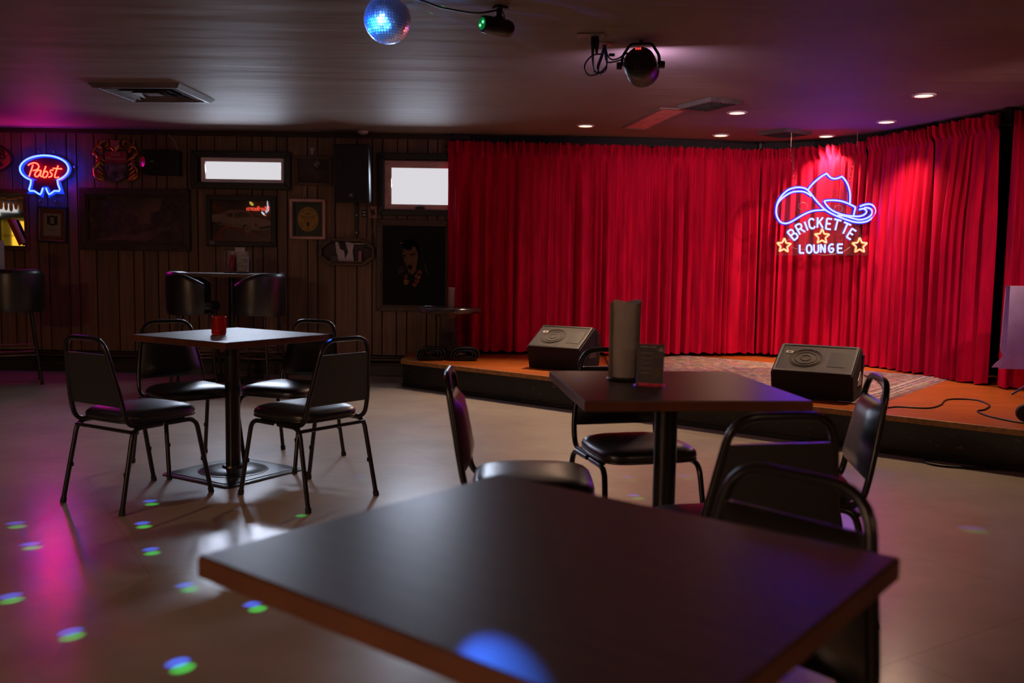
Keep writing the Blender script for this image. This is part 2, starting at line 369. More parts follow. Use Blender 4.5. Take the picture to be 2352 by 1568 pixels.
# rug on the stage
def rug_material():
    m = mat('faded_rug', (.36, .26, .2), .95, var=.3, scale=18)
    nt = m.node_tree; b = nt.nodes['Principled BSDF']; tc = [n for n in nt.nodes if n.type == 'TEX_COORD'][0]
    mp = nt.nodes.new('ShaderNodeMapping'); mp.inputs['Scale'].default_value = (2.2, 5, 1); nt.links.new(tc.outputs['Object'], mp.inputs[0])
    v = nt.nodes.new('ShaderNodeTexVoronoi'); v.inputs['Scale'].default_value = 5; nt.links.new(mp.outputs[0], v.inputs[0])
    n = nt.nodes.new('ShaderNodeTexNoise'); n.inputs['Scale'].default_value = 6; n.inputs['Detail'].default_value = 8; n.inputs['Roughness'].default_value = .75; nt.links.new(mp.outputs[0], n.inputs[0])
    r = nt.nodes.new('ShaderNodeValToRGB'); e = r.color_ramp.elements; e[0].position = .38; e[0].color = (.05, .05, .075, 1); e[1].position = .6; e[1].color = (.48, .36, .28, 1)
    q = e.new(.5); q.color = (.26, .13, .1, 1)
    nt.links.new(n.outputs[0], r.inputs[0])
    mx = nt.nodes.new('ShaderNodeMix'); mx.data_type = 'RGBA'; mx.blend_type = 'OVERLAY'; mx.inputs[0].default_value = .35
    nt.links.new(r.outputs[0], mx.inputs[6]); nt.links.new(v.outputs[1], mx.inputs[7]); nt.links.new(mx.outputs[2], b.inputs['Base Color'])
    return m
m_rug = rug_material()
ra, rb = gp(2165, 857, SH), gp(2030, 925, SH)
rd = Vector((-.82, .57, 0))
rugA, rugB = Vector((3.72, 7.72, 0)), Vector((2.42, 6.10, 0))
wdir = (rugB-rugA).normalized(); ldir = Vector((wdir.y, -wdir.x, 0))
if ldir.x > 0: ldir = -ldir
rw = (rugB-rugA).length; rl = 2.55
rug = thing('area_rug', 'faded patterned rug lying on the stage deck', 'rug', (rugA.x, rugA.y, SH), atan2(ldir.y, ldir.x))
# local: +x along the length, y across
sgn = 1 if Vector((-ldir.y, ldir.x, 0)).dot(wdir) > 0 else -1
g = G(); NX, NY = 40, 24
V = [(rl*i/NX, sgn*rw*j/NY, .006+.0015*sin(i*1.1)*sin(j*.9)) for j in range(NY+1) for i in range(NX+1)]
g.add(V, [(j*(NX+1)+i, j*(NX+1)+i+1, (j+1)*(NX+1)+i+1, (j+1)*(NX+1)+i) for j in range(NY) for i in range(NX)])
build('pile', g, m_rug, rug)
g = G()
for k, (o_, w_) in enumerate(((.05, .02), (.1, .012), (.15, .03), (.22, .012))): g.box((o_, sgn*rw/2, .0072+k*.0003), (w_, rw-.06, .003))
for s_ in (.04, .1, rw-.1, rw-.04): g.box((rl/2, sgn*s_, .0070), (rl-.1, .02, .003))
build('border_stripes', g, mat('rug_cream', (.42, .36, .32), .95, var=.25, scale=30), rug)
g = G()
for i in range(60): y_ = sgn*rw*(i+.5)/60; g.box((-.018+.004*random.random(), y_, .004), (.036, .008, .003))
tag(build('fringe', g, mat('rug_fringe', (.4, .34, .28), .95), rug), kind='stuff')

# ---------------------------------------------------------------- curtains
def velvet():
    m = mat('red_velvet', (.50, .0025, .032), .75, var=.18, scale=6, stretch=(3, 3, .35), bump=.12, bscale=200, sheen=.06, spec=.08)
    m.node_tree.nodes['Principled BSDF'].inputs['Sheen Tint'].default_value = (1, .02, .1, 1); return m
m_velvet = velvet()
def curtain(label, path, folds, amp, zb, zt, seed, group='stage curtain panels', flare=0.0):
    rnd = random.Random(seed)
    P = [Vector((p[0], p[1], 0)) for p in path]
    L = [0]
    for i in range(1, len(P)): L.append(L[-1]+(P[i]-P[i-1]).length)
    tot = L[-1]; n = int(folds*12)
    ph = []; a = rnd.random()*6
    knots = [rnd.uniform(.45, 1.9) for _ in range(folds+2)]; am = [rnd.choice((.45, .7, 1.0, 1.5)) for _ in range(folds+2)]
    acc = 0; cum = [0]
    for k_ in knots: acc += k_; cum.append(acc)
    rows = [0, .012, .035, .06, .085, .12, .18, .26, .36, .47, .58, .69, .79, .88, .95, .985, 1.0]
    V = []; hw = [rnd.uniform(-1, 1) for _ in range(n+1)]
    def pos(s_):
        for i in range(1, len(P)):
            if s_ <= L[i] or i == len(P)-1:
                t = (s_-L[i-1])/(L[i]-L[i-1]); p = P[i-1].lerp(P[i], t); d = (P[i]-P[i-1]).normalized(); return p, Vector((d.y, -d.x, 0)), d
    lean = [rnd.uniform(-1, 1) for _ in range(folds+2)]
    for ri, r in enumerate(rows):
        for c in range(n+1):
            u = c/n; w = u*folds
            # warp fold widths
            q = u*cum[folds]; k_ = 0
            while k_ < folds-1 and cum[k_+1] < q: k_ += 1
            fr = (q-cum[k_])/knots[k_]
            A = amp*(am[k_]*(1-fr)+am[k_+1]*fr)
            top = min(1, max(0, (r-.05)/.35)); A *= .35+.65*top
            fine = .35*sin(4*pi*fr+lean[k_]*2)*(1-top)+.22*sin(4*pi*fr+lean[k_]*3)*top
            d_ = A*((2*abs(sin(pi*fr))**.62-1.0)*(.55+.45*top)+fine*.6)
            sh = .018*lean[k_]*r*sin(pi*fr)
            s_ = u*tot+sh+flare*r*(u-.5)
            p, nn, dd = pos(min(tot, max(0, s_)))
            if r < .05:            # ruffled heading above the rod
                d_ = amp*.5*(cos(2*pi*fr*2)+.8*hw[c]*(1-r/.05)); z_ = zt+(-r*1.1+.02*hw[c]*(1 if ri == 0 else 0))*1.0
                z_ = zt - r*(zt-zb) + (.014*hw[c] if ri == 0 else 0)
            elif abs(r-.06) < .001: d_ *= .25; z_ = zt-r*(zt-zb)
            else: z_ = zt-r*(zt-zb)+(.006*cos(2*pi*fr) if r == 1 else 0)
            V.append(p+nn*(d_+amp*.3)+Vector((0, 0, z_)))
    m_ = n+1; F = [(j*m_+i, j*m_+i+1, (j+1)*m_+i+1, (j+1)*m_+i) for j in range(len(rows)-1) for i in range(n)]
    base = P[0].lerp(P[-1], .5)
    t = thing('stage_curtain', label, 'curtain', (base.x, base.y, zb), 0, group)
    g = G().add([v-Vector((base.x, base.y, zb)) for v in V], F)
    o = build('drape', g, m_velvet, t); o.data.polygons.foreach_set('use_smooth', [True]*len(o.data.polygons))
    hb = [i for i in range(len(V)) if i >= 15*m_-1]
    g = G(); hp = [v-Vector((base.x, base.y, zb))+Vector((0, 0, .004)) for v in V[-m_:]]
    g.tube(hp[::2], .004, 5); build('hem', g, m_velvet, t, 60)
    return t
curtain('leftmost red velvet curtain panel beside the crank window', [(-.66, 9.16), (.62, 9.17)], 10, .085, .285, 2.355, 1)
curtain('red curtain panel behind the left stage monitor, without the sign', [(.62, 9.17), (1.62, 9.25)], 9, .075, .285, 2.35, 2)
curtain('red curtain panel just left of the hanging hat sign', [(1.60, 9.25), (2.5, 9.40)], 9, .07, .285, 2.35, 3)
curtain('red curtain panel directly behind the hanging hat sign, lit from above', [(2.52, 9.42), (2.95, 9.18), (3.33, 8.72)], 11, .06, .285, 2.36, 4)
curtain('red curtain panel right of the hat sign, hanging over the rug corner', [(3.34, 8.70), (3.62, 7.98)], 9, .06, .265, 2.39, 5)
curtain('magenta tinted red curtain panel left of the dark gap', [(3.63, 7.96), (3.82, 7.28)], 6, .065, .262, 2.40, 6)
curtain('rightmost red curtain panel beyond the dark gap', [(3.845, 7.15), (4.75, 6.7)], 9, .055, .262, 2.40, 7)
rod = thing('curtain_rod', 'black curtain rod bent around the stage below the ceiling', 'rod', (0, 0, 0))
g = G(); RP = [(-.7, 9.2), (.62, 9.21), (1.62, 9.28), (2.5, 9.43), (2.98, 9.21), (3.36, 8.73), (3.65, 7.98), (3.86, 7.26), (4.8, 6.8)]
g.tube([(a, b, 2.315) for a, b in RP], .012, 8); build('pole', g, m_black, rod, 40)
for (a, b) in ((-.66, 9.2), (2.5, 9.43), (3.65, 7.98), (3.86, 7.22)):
    g = G().box((a, b, 2.38), (.025, .025, .12)).box((a, b, 2.434), (.09, .06, .01)); build('bracket', g, m_black, rod)
g = G()
for i in range(len(RP)-1):
    (a, b), (c, d) = RP[i], RP[i+1]; g.prism([(a+.02, b+.05), (c+.02, d+.05), (c+.04, d+.07), (a+.04, b+.07)], 2.355, 2.438, 'z')
build('fascia_board', g, m_blackmatte, rod)

# ---------------------------------------------------------------- chairs
def make_chair():
    t = thing('stacking_chair', 'chair', 'chair', (0, 0, 0), 0, 'black vinyl stacking chairs')
    # seat: crowned cushion
    n = 28; rows = []
    def outline(k):
        a = 2*pi*k/n; c, s_ = cos(a), sin(a); e = .42
        x_ = .205*(abs(c)**e)*(1 if c > 0 else -1); y_ = .205*(abs(s_)**e)*(1 if s_ > 0 else -1)
        return x_*(1.0 if y_ > 0 else 1-.1*(-y_/.205)), y_
    g = G(); O = [outline(k) for k in range(n)]; V = []; 
    prof = [(.93, .408), (1.0, .412), (1.02, .425), (1.0, .44), (.93, .452), (.75, .463), (.45, .470), (.15, .472)]
    for sc_, z_ in prof: V += [(x_*sc_, y_*sc_+.015, z_) for x_, y_ in O]
    F = [(j*n+i, j*n+(i+1) % n, (j+1)*n+(i+1) % n, (j+1)*n+i) for j in range(len(prof)-1) for i in range(n)]
    F += [tuple(range(n))[::-1], tuple((len(prof)-1)*n+i for i in range(n))]
    build('seat', g.add(V, F), m_vinyl, t, 50)
    g = G(); g.tube([(x_*1.0, y_*1.0+.015, .409) for x_, y_ in O], .006, 6, True); build('seat_piping', g, m_vinyl, t, 60)
    # inverted-U back tube that turns forward under the seat
    def back(z_): return -.205-(z_-.43)*.20
    L = []
    for s_ in (-1, 1):
        L.append([Vector((s_*.185, .12, .395)), Vector((s_*.19, -.20, .397)), Vector((s_*.19, back(.50)-.005, .50)), Vector((s_*.138, back(.805), .805)), ])
    top = L[0][:3] + [L[0][3], L[1][3]] + L[1][:3][::-1]
    g = G(); g.tube(fillet(top, .075, 6), .0115, 10); build('back_frame', g, m_tube, t, 60)
    # padded back, slightly cushioned at the front
    NX, NZ = 8, 8; V = []
    for side in (0, 1):
        for j in range(NZ+1):
            z_ = .488+.245*j/NZ; hw = .187-(z_-.5)*.165-.006
            for i in range(NX+1):
                q = i/NX*2-1; e = 1-max(abs(q), abs(j/NZ*2-1))**6
                y_ = back(z_)+(.005+.028*e if side == 0 else -.008)
                V.append((q*hw, y_, z_))
    m_ = (NX+1)*(NZ+1); F = []
    for j in range(NZ):
        for i in range(NX):
            a = j*(NX+1)+i; F += [(a, a+1, a+NX+2, a+NX+1), (m_+a, m_+a+NX+1, m_+a+NX+2, m_+a+1)]
    ring = [i for i in range(NX+1)]+[(j+1)*(NX+1)-1 for j in range(1, NZ+1)]+[NZ*(NX+1)+i for i in range(NX-1, -1, -1)]+[j*(NX+1) for j in range(NZ-1, 0, -1)]
    for k in range(len(ring)):
        a, b = ring[k], ring[(k+1) % len(ring)]; F.append((a, m_+a, m_+b, b))
    build('backrest', G().add(V, F), m_vinyl, t, 50)
    # legs: each side is an upside-down U, legs splayed
    for s_ in (-1, 1):
        for d in (-1, 1):
            p = fillet([(s_*.20, d*.02, .388), (s_*.203, d*.18, .388), (s_*.216, d*.258, .012)], .05, 5)
            lg = build('leg', G().tube(p, .0115, 10).box((s_*.209-s_*.006, d*.222, .18), (.012, .02, .02)), m_tube, t, 50)
            build('foot_cap', G().tube([(s_*.2156, d*.2555, .024), (s_*.2164, d*.2605, .0)], .0145, 10), m_rubber, lg, 50)
    build('crossbar', G().tube([(-.2, -.19, .372), (.2, -.19, .372)], .009, 8), m_tube, t, 50)
    return t
chair0 = make_chair()
def face(dx, dy): return atan2(dy, dx)-pi/2
CH = [  # x, y, facing, label
    (-1.825, 4.40, (.5, .866), 'black chair with its back to us, pink glint on top, left table'),
    (-1.01, 4.49, (-.79, .61), 'black chair at the left table, nearest its right corner, back turned to us'),
    (-1.83, 5.10, (.68, -.73), 'black chair across the left table, facing us on its left side'),
    (-1.30, 5.26, (-.35, -.94), 'black chair across the left table, facing us on its right side'),
    (.065, 3.12, (1, .0), 'black chair seen side on, left of the table with paper towels'),
    (.515, 3.72, (.27, -.963), 'black chair facing us behind the post of the table with paper towels'),
    (.99, 3.16, (-.985, .16), 'black chair right of the table with paper towels, its vinyl back catching light'),
    (.635, 2.55, (-.2, .98), 'black chair in front of the table with paper towels, back towards us'),
    (.31, 1.44, (-.757, -.654), 'black chair pushed under the blurred foreground table'),
]
for i, (x_, y_, f_, lb) in enumerate(CH):
    o = chair0 if i == 0 else copy_tree(chair0)
    o.location = (x_, y_, 0); o.rotation_euler = (0, 0, face(*f_)); o['label'] = lb

# ---------------------------------------------------------------- cafe tables
def cafe_table(label, c, ang, sx, sy, top_m, zt=.765, th=.034):
    t = thing('cafe_table', label, 'table', (c[0], c[1], 0), ang, 'square pedestal tables')
    tp = build('tabletop', G().box((0, 0, zt-th/2), (sx, sy, th)), top_m, t, bevel=.002, seg=2)
    ed = build('edge_band', G().box((0, 0, zt-th/2-.0005), (sx+.004, sy+.004, th-.004)), m_edge, t, bevel=.002)
    build('post', G().lathe([(.04, .02), (.04, zt-th-.01)], 20), m_tube, t, 40)
    build('support_plate', G().box((0, 0, zt-th-.007), (.34, .05, .012)).box((0, 0, zt-th-.007), (.05, .34, .012)), m_black, t)
    # pressed square base with a round dome
    g = G()
    def rr(w, r, z_): return [(sx_*(w-r)+r*cos(a), sy_*(w-r)+r*sin(a), z_) for (sx_, sy_, a0) in ((1, 1, 0), (-1, 1, pi/2), (-1, -1, pi), (1, -1, 1.5*pi)) for a in [a0+pi/2*k/5 for k in range(6)]]
    R = [rr(.27, .03, .0), rr(.27, .03, .006), rr(.262, .03, .010), rr(.245, .03, .010), rr(.238, .03, .014), rr(.20, .06, .015)]
    n = 24; V = [p for r in R for p in r]
    build('base_dome', G().lathe([(.19, .012), (.185, .018), (.17, .019), (.16, .024), (.10, .031), (.06, .034), (.056, .046), (.042, .048)], 36), m_plate, t, 30)
    k_ = len(V)//n; F = [(j*n+i, j*n+(i+1) % n, (j+1)*n+(i+1) % n, (j+1)*n+i) for j in range(k_-1) for i in range(n)]
    F += [tuple(range(n))[::-1], tuple((k_-1)*n+i for i in range(n))]
    build('base', g.add(V, F), m_plate, t, 25)
    return t
cafe_table('square grey table with red candle jar, standing at left', (-1.527, 4.945), atan2(.61, .383), .72, .74, m_laminate2)
cafe_table('square dark table holding paper towels and menu stand', (.545, 3.16), atan2(.072, .708), .72, .76, m_laminate)
cafe_table('large blurred dark table filling the foreground', (.065, 1.27), atan2(-.475, .587), .755, .66, m_laminate)

# red candle jar on the left table
p = gp(503, 768, .765)
t = thing('candle_jar', 'ribbed red glass candle jar on the left table', 'candle', (p.x, p.y, .765))
m_redglass = mat('red_glass', (.5, .008, .006), .12, var=.1, emit=(1, .02, .008), es=.012)  # faint emission puts a glow into the glass
m_redglass.node_tree.nodes['Principled BSDF'].inputs['Transmission Weight'].default_value = .6
pr = [(.0, .003), (.035, .0015), (.038, .006)]+[(.039+.0012*(k % 2), .012+k*.006) for k in range(14)]+[(.039, .098), (.0365, .1), (.034, .096), (.034, .03), (0, .028)]
build('jar', G().lathe(pr, 24, cap=False), m_redglass, t, 60)
build('wax', G().lathe([(0, .03), (.033, .03), (.033, .072), (0, .07)], 20, cap=False), mat('red_wax', (.6, .05, .02), .5, emit=(1, .1, .02), es=.08), t, 40)  # emission paints a glow into the wax, no flame modelled
build('wick', G().tube([(0, 0, .068), (.001, 0, .08)], .0015, 5), m_black, t)

# paper towels on a stand, menu holder
p = gp(1437, 872, .765)
t = thing('paper_towel_holder', 'white paper towel roll on black ring stand, nearer table', 'paper towels', (p.x, p.y, .765))
build('stand_base', G().lathe([(0, .0), (.066, .0), (.07, .005), (.066, .01), (0, .012)], 28, cap=False), m_black, t, 40)
build('rod', G().tube([(0, 0, .01), (0, 0, .275)], .006, 8), m_black, t)
g = G(); n = 40; V = []
for z_, k_ in ((.012, .93), (.1, 1.0), (.2, 1.0), (.272, 1.03), (.283, 1.03)):
    for i in range(n):
        a = 2*pi*i/n; r = .047*k_*(1+.03*sin(2*a+1)+.02*sin(5*a)); V.append((r*cos(a), r*sin(a), z_+(.006*sin(a*2+.6) if z_ > .27 else 0)))
V += [(.02*cos(2*pi*i/n), .02*sin(2*pi*i/n), .277) for i in range(n)]+[(.019*cos(2*pi*i/n), .019*sin(2*pi*i/n), .2) for i in range(n)]
F = [(j*n+i, j*n+(i+1) % n, (j+1)*n+(i+1) % n, (j+1)*n+i) for j in range(6) for i in range(n)]+[tuple(range(n))[::-1]]
build('roll', g.add(V, F), m_paper, t, 50)
g = G(); a0 = 2.7
g.prism([(.0475*cos(a0), .0475*sin(a0)), (-.062, .005), (-.063, .004), (.0460*cos(a0), .0460*sin(a0))], .014, .28, 'z'); build('loose_sheet', g, m_paper, t)

p = gp(1492, 886, .765)
t = thing('menu_stand', 'clear acrylic stand with dark printed menu card, nearer table', 'menu stand', (p.x, p.y, .765), radians(-17))
m_menu = mat('menu_print', (.05, .035, .055), .5, var=.3, scale=20)
build('foot', G().box((0, -.0, .003), (.105, .055, .005)), clear('acrylic_foot', (.9, .9, .92), 1.5, .05, .05), t, bevel=.001)
M_ = T(0, .0, .006) @ Matrix.Rotation(radians(-6), 4, 'X')
build('holder', G().box((0, -.003, .07), (.096, .0015, .14), mat=M_).box((0, .003, .07), (.096, .0015, .14), mat=M_), m_acrylic, t)
card = build('menu_card', G().box((0, 0, .07), (.09, .001, .134), mat=M_), m_menu, t)
g = G(); g.box((-.022, -.0012, .128), (.03, .0004, .004), mat=M_); g.box((.008, -.0012, .128), (.022, .0004, .004), mat=M_)
for k in range(5): g.box((-.014, -.0012, .106-.017*k), (.045-.006*(k % 3), .0004, .0016), mat=M_)
build('print', g, m_card, card)
g = G(); g.prism([(.025+.011*cos(a), .04+.016*sin(a)) for a in [2*pi*i/14 for i in range(14)]], -.0013, -.0008, 'y', mat=M_); g.box((.022, -.0012, .098), (.034, .0004, .012), mat=M_)
build('badge', g, mat('menu_mustard', (.14, .07, .012), .6), card)
g = G(); g.prism([(.022, .121), (.04, .128), (.043, .112), (.03, .113)], -.0013, -.0008, 'y', mat=M_); build('photo_patch', g, m_card, card)

# ---------------------------------------------------------------- high tables and bar stools by the wall
def high_table(label, x_, y_, w, d, zt=1.035):
    t = thing('high_table', label, 'table', (x_, y_, 0), 0, 'high tables along the panelled wall')
    build('tabletop', G().box((0, 0, zt-.02), (w, d, .036)), m_laminate2, t, bevel=.003)
    build('edge_band', G().box((0, 0, zt-.021), (w+.006, d+.006, .03)), mat('high_edge', (.12, .05, .025), .4, var=.2), t, bevel=.003)
    build('post', G().lathe([(.038, .02), (.038, zt-.04)], 16), m_tube, t, 40)
    for a in (0, pi/2):
        g = G(); g.box((0, 0, .02), (.62, .07, .035), mat=Matrix.Rotation(a+pi/4, 4, 'Z')); build('base_foot', g, m_plate, t, bevel=.01)
    return t
high_table('high table by the wall between two barrel stools', -2.67, 8.68, .90, .66)
high_table('high table cut off by the left picture edge', -5.30, 8.35, .8, .66)

def bar_stool():
    t = thing('bar_stool', 'stool', 'stool', (0, 0, 0), 0, 'black barrel bar stools')
    build('seat', G().lathe([(0, .70), (.20, .70), (.215, .715), (.215, .755), (.20, .775), (0, .785)], 28, cap=False), m_vinyl, t, 45)
    # barrel back: thick wrap of 200 degrees, open towards local +y
    V = []; n = 26; sec = [(.212, .665), (.248, .66), (.258, .70), (.262, 1.00), (.255, 1.035), (.238, 1.045), (.222, 1.035), (.216, .99), (.208, .78)]
    for i in range(n+1):
        a = pi*1.5 + (i/n-.5)*radians(228); q = abs(i/n-.5)*2; drop = .10*max(0, q-.45)**1.5/.41
        for r, z_ in sec: V.append((r*cos(a), r*sin(a), z_-(drop if z_ > .9 else 0)))
    k = len(sec); F = [(i*k+j, i*k+(j+1) % k, (i+1)*k+(j+1) % k, (i+1)*k+j) for i in range(n) for j in range(k)]
    F += [tuple(range(k))[::-1], tuple(n*k+j for j in range(k))]
    build('barrel_back', G().add(V, F), m_vinyl, t, 50)
    build('swivel', G().lathe([(.09, .66), (.09, .70)], 16).box((0, 0, .672), (.3, .3, .012)), m_black, t)
    for sx in (-1, 1):
        for sy in (-1, 1):
            l_ = build('leg', G().tube([(sx*.135, sy*.135, .665), (sx*.20, sy*.20, .03)], .0125, 8), m_tube, t, 50)
            build('foot_cap', G().lathe([(.0, .0), (.018, .0), (.02, .006), (.012, .02), (.012, .035)], 10, mat=T(sx*.2015, sy*.2015, 0), cap=False), m_rubber, l_, 50)
    for z_, nm in ((.27, 'foot_ring'), (.34, 'foot_ring')):
        r = .135+.065*(.665-z_)/.635; g = G(); g.tube(fillet([(-r, -r, z_), (r, -r, z_), (r, r, z_), (-r, r, z_), (-r, -r, z_)], .02, 3), .008, 8); build(nm, g, m_chrome, t, 50)
    return t
st0 = bar_stool()
for i, (x_, y_, f_, lb) in enumerate(((-2.91, 8.36, (1, .2), 'black barrel bar stool left of the high wall table'), (-2.35, 8.38, (-1, .2), 'black barrel bar stool right of the high wall table'),
                                      (-4.56, 8.32, (-.5, .87), 'black barrel bar stool at the left picture edge'))):
    o = st0 if i == 0 else copy_tree(st0)
    o.location = (x_, y_, 0); o.rotation_euler = (0, 0, face(*f_)); o['label'] = lb

# things on the high tables
p = wp(546, 612, 8.62)
t = thing('condiment_caddy', 'crinkled clear plastic condiment caddy on the high wall table', 'caddy', (p.x, 8.62, 1.035), radians(4))
m_crinkle = mat('crinkled_plastic', (.5, .46, .44), .12, var=.3, scale=12, bump=1.0, bscale=22, spec=.8)
m_crinkle.node_tree.nodes['Principled BSDF'].inputs['Transmission Weight'].default_value = .75
build('tray', G().box((0, 0, .006), (.22, .14, .012)), m_black, t, bevel=.003)
build('sleeve', G().frame(-.11, .11, .012, .205, .006, -.065, -.06).box((.055, -.063, .108), (.1, .004, .19)).box((0, .06, .108), (.216, .004, .19)), m_crinkle, t)
build('red_bottle', G().lathe([(0, .012), (.03, .012), (.032, .03), (.032, .12), (.018, .15), (.01, .175), (.0, .176)], 16, mat=T(-.05, 0, 0), cap=False), mat('ketchup_red', (.35, .03, .02), .35), t, 50)
build('napkin_block', G().box((.055, .0, .08), (.085, .09, .13)), m_card, t, bevel=.006)
build('sign_card', G().box((.01, .055, .215), (.09, .002, .055)), m_card, t)
p = wp(2, 600, 8.2)
t = thing('paper_towel_roll', 'paper towel roll standing at the left picture edge', 'paper towels', (p.x-.035, 8.2, 1.035))
build('roll', G().lathe([(.018, 0), (.058, 0), (.06, .01), (.06, .25), (.058, .265), (.018, .265), (.018, .0)], 28, cap=False), m_paper, t, 40)
build('core', G().lathe([(.016, .0), (.016, .268)], 16, cap=False), mat('cardboard', (.3, .2, .12), .9), t, 40)

# ---------------------------------------------------------------- things on the panelled wall
YW = YB-.004                                    # face of the boards
def wall_thing(name, label, cat, box_px, yf=YW, group=None):
    A, B = wp(box_px[0], box_px[1], yf), wp(box_px[2], box_px[3], yf)
    t = thing(name, label, cat, ((A.x+B.x)/2, YW, B.z), 0, group)
    return t, B.x-A.x, A.z-B.z                  # local: x from -w/2..w/2, z from 0..h, -y towards the room
def framed(name, label, cat, box_px, fw, fm, depth=.03, back=None, glass=True, inner=None):
    t, w, h = wall_thing(name, label, cat, box_px)
    build('frame', G().frame(-w/2, w/2, 0, h, fw, -depth, 0), fm, t, bevel=min(.006, fw*.2))
    if inner:
        iw, im = inner; build('frame_liner', G().frame(-w/2+fw, w/2-fw, fw, h-fw, iw, -depth*.75, 0), im, t, bevel=.002)
    if back: build('picture', G().box((0, -.006, h/2), (w-fw*1.6, .008, h-fw*1.6)), back, t)
    if glass: build('glass', G().box((0, -.0155, h/2), (w-fw*1.9, .002, h-fw*1.9)), m_glasspane, t)
    return t, w, h
def ell(cx_, cz_, rx, rz, n=28, a0=0, a1=2*pi): return [(cx_+rx*cos(a0+(a1-a0)*i/n), cz_+rz*sin(a0+(a1-a0)*i/n)) for i in range(n if a1-a0 > 6.28 else n+1)]
def layer(g, pts, k, mi): g.prism(pts, -.0105-.0004*k, -.0095-.0004*k, 'y', mi)

# oval sign at the left edge (only the last letters are in the picture)
t, w, h = wall_thing('oval_sign', 'red oval beer sign with black rim, cut by left edge', 'sign', (-95, 327, 34, 401))
build('rim', G().prism(ell(0, h/2, w/2, h/2, 40), -.03, 0), mat('sign_rim', (.02, .012, .01), .35), t, bevel=.006)
build('sign_face', G().prism(ell(0, h/2, w/2-.022, h/2-.022, 40), -.034, -.028), mat('oval_red', (.32, .05, .035), .4, var=.15), t, bevel=.002)
g = G(); g.mesh(text_mesh('OB', .135, .001, .95), T(w/2-.155, -.0355, h/2+.035) @ RX90); build('lettering', g, m_black, t)
g = G(); g.prism(ell(w/2-.17, h/2-.065, .075, .022, 18), -.0365, -.034); g.prism(ell(w/2-.13, h/2-.055, .03, .03, 14), -.037, -.034); build('leaf_emblem', g, mat('hop_dark', (.04, .03, .02), .6), t)

# bar mirror at the left edge
t, w, h = wall_thing('bar_mirror', 'wood framed bar mirror with gold lettering, cut by left edge', 'mirror', (-120, 432, 71, 575))
build('frame', G().frame(-w/2, w/2, 0, h, .045, -.035, 0), m_trimwood, t, bevel=.008)
m_mirror = mat('mirror_silver', (.8, .78, .75), .03, 1, var=.02)
build('mirror_pane', G().box((0, -.01, h/2), (w-.08, .006, h-.08)), m_mirror, t)
g = G(); q = h-.17
for k in range(9): g.prism(ell(w/2-.08-.05*k, q+.012*sin(k*2.1), .018, .045, 12), -.0165, -.013)
for k in range(9): g.prism(ell(w/2-.075-.06*k, q+.075+.01*cos(k*1.7), .03, .01, 10), -.0165, -.013)
build('gilt_lettering', g, m_gold, t)
A_ = wp(20, 500, YW); B_ = wp(55, 562, YW)
t = thing('menu_booklet', 'red and white booklet leaning against the bar mirror', 'booklet', (B_.x, YW-.05, B_.z+.0))
g = G(); g.box((0, 0, .14), (.045, .012, .28), mat=Matrix.Rotation(radians(-24), 4, 'Y')); build('red_cover', g, mat('booklet_red', (.35, .03, .02), .5), t)
g = G(); g.box((.035, .002, .13), (.03, .012, .25), mat=Matrix.Rotation(radians(-24), 4, 'Y')); build('white_pages', g, m_card, t)

# ribbon shaped neon beer sign (strokes traced at the wall plane)
YN = 9.17
def np_(x_, y_): return wp(x_/5.6, 320+y_/5.6, YN)
c0 = np_(568, 735)
t = thing('neon_beer_sign', 'blue ribbon shaped neon sign reading Pabst in red', 'neon sign', (c0.x, YW, c0.z))
base = Vector((c0.x, YW, c0.z))
def loc(p, y): return Vector((p.x-base.x, y-base.y, p.z-base.z))
n_ = 132; pts = []
for i in range(n_):
    a = 2*pi*i/n_; s_ = 1+.022*abs(sin(a*16.5)); q = np_(568+322*s_*cos(a), 378-186*s_*sin(a)); pts.append((q.x-base.x, q.z-base.z))
blue_panel = mat('neon_panel_blue', (.01, .12, .85), .4, var=.05, emit=(.0, .07, .55), es=.5)  # panel's own emission adds the tube's blue halo
g = G(); g.prism(pts, -.062, -.05)
for poly in ([(330, 695), (372, 545), (470, 545), (470, 640), (440, 655), (540, 745), (525, 745)], [(805, 700), (762, 545), (660, 545), (660, 640), (700, 650), (605, 745)]):
    pass
for poly in ([(328, 697), (380, 540), (570, 540), (560, 600), (530, 748), (440, 690)], [(806, 702), (755, 540), (570, 540), (575, 600), (603, 748), (700, 692)]):
    qq = [np_(*q) for q in poly]; g.prism([(q.x-base.x, q.z-base.z) for q in qq], -.0615, -.0505)
build('blue_panel', g, blue_panel, t)
pts = []
for i in range(60):
    a = 2*pi*i/60; q = np_(568+285*cos(a), 378-150*sin(a)); pts.append((q.x-base.x, q.z-base.z))
g = G(); g.prism(pts, -.066, -.061)
qq = [np_(*q) for q in [(420, 520), (715, 520), (725, 560), (735, 640), (640, 690), (600, 600), (535, 600), (500, 690), (395, 640), (410, 560)]]; g.prism([(q.x-base.x, q.z-base.z) for q in qq], -.0665, -.0612)
build('dark_backing', g, mat('neon_backing', (.004, .002, .002), .8, spec=.1), t)
m_nblue = emis('neon_blue', (.45, .80, 32.0), 1.0); m_nred = emis('neon_red', (120, .46, .22), 1.0)
el = [np_(568+312*cos(a), 378-172*sin(a)) for a in [radians(-122)+radians(304-0)*i/60+radians(0) for i in range(61)]]
a_s, a_e = radians(-57), radians(237)
el = [np_(568+312*cos(a_s+(a_e-a_s)*i/60), 378-172*sin(a_s+(a_e-a_s)*i/60)) for i in range(61)]
path = [np_(*q) for q in [(590, 622), (612, 680), (632, 708), (655, 695), (700, 661), (765, 664), (772, 650), (745, 575)]]
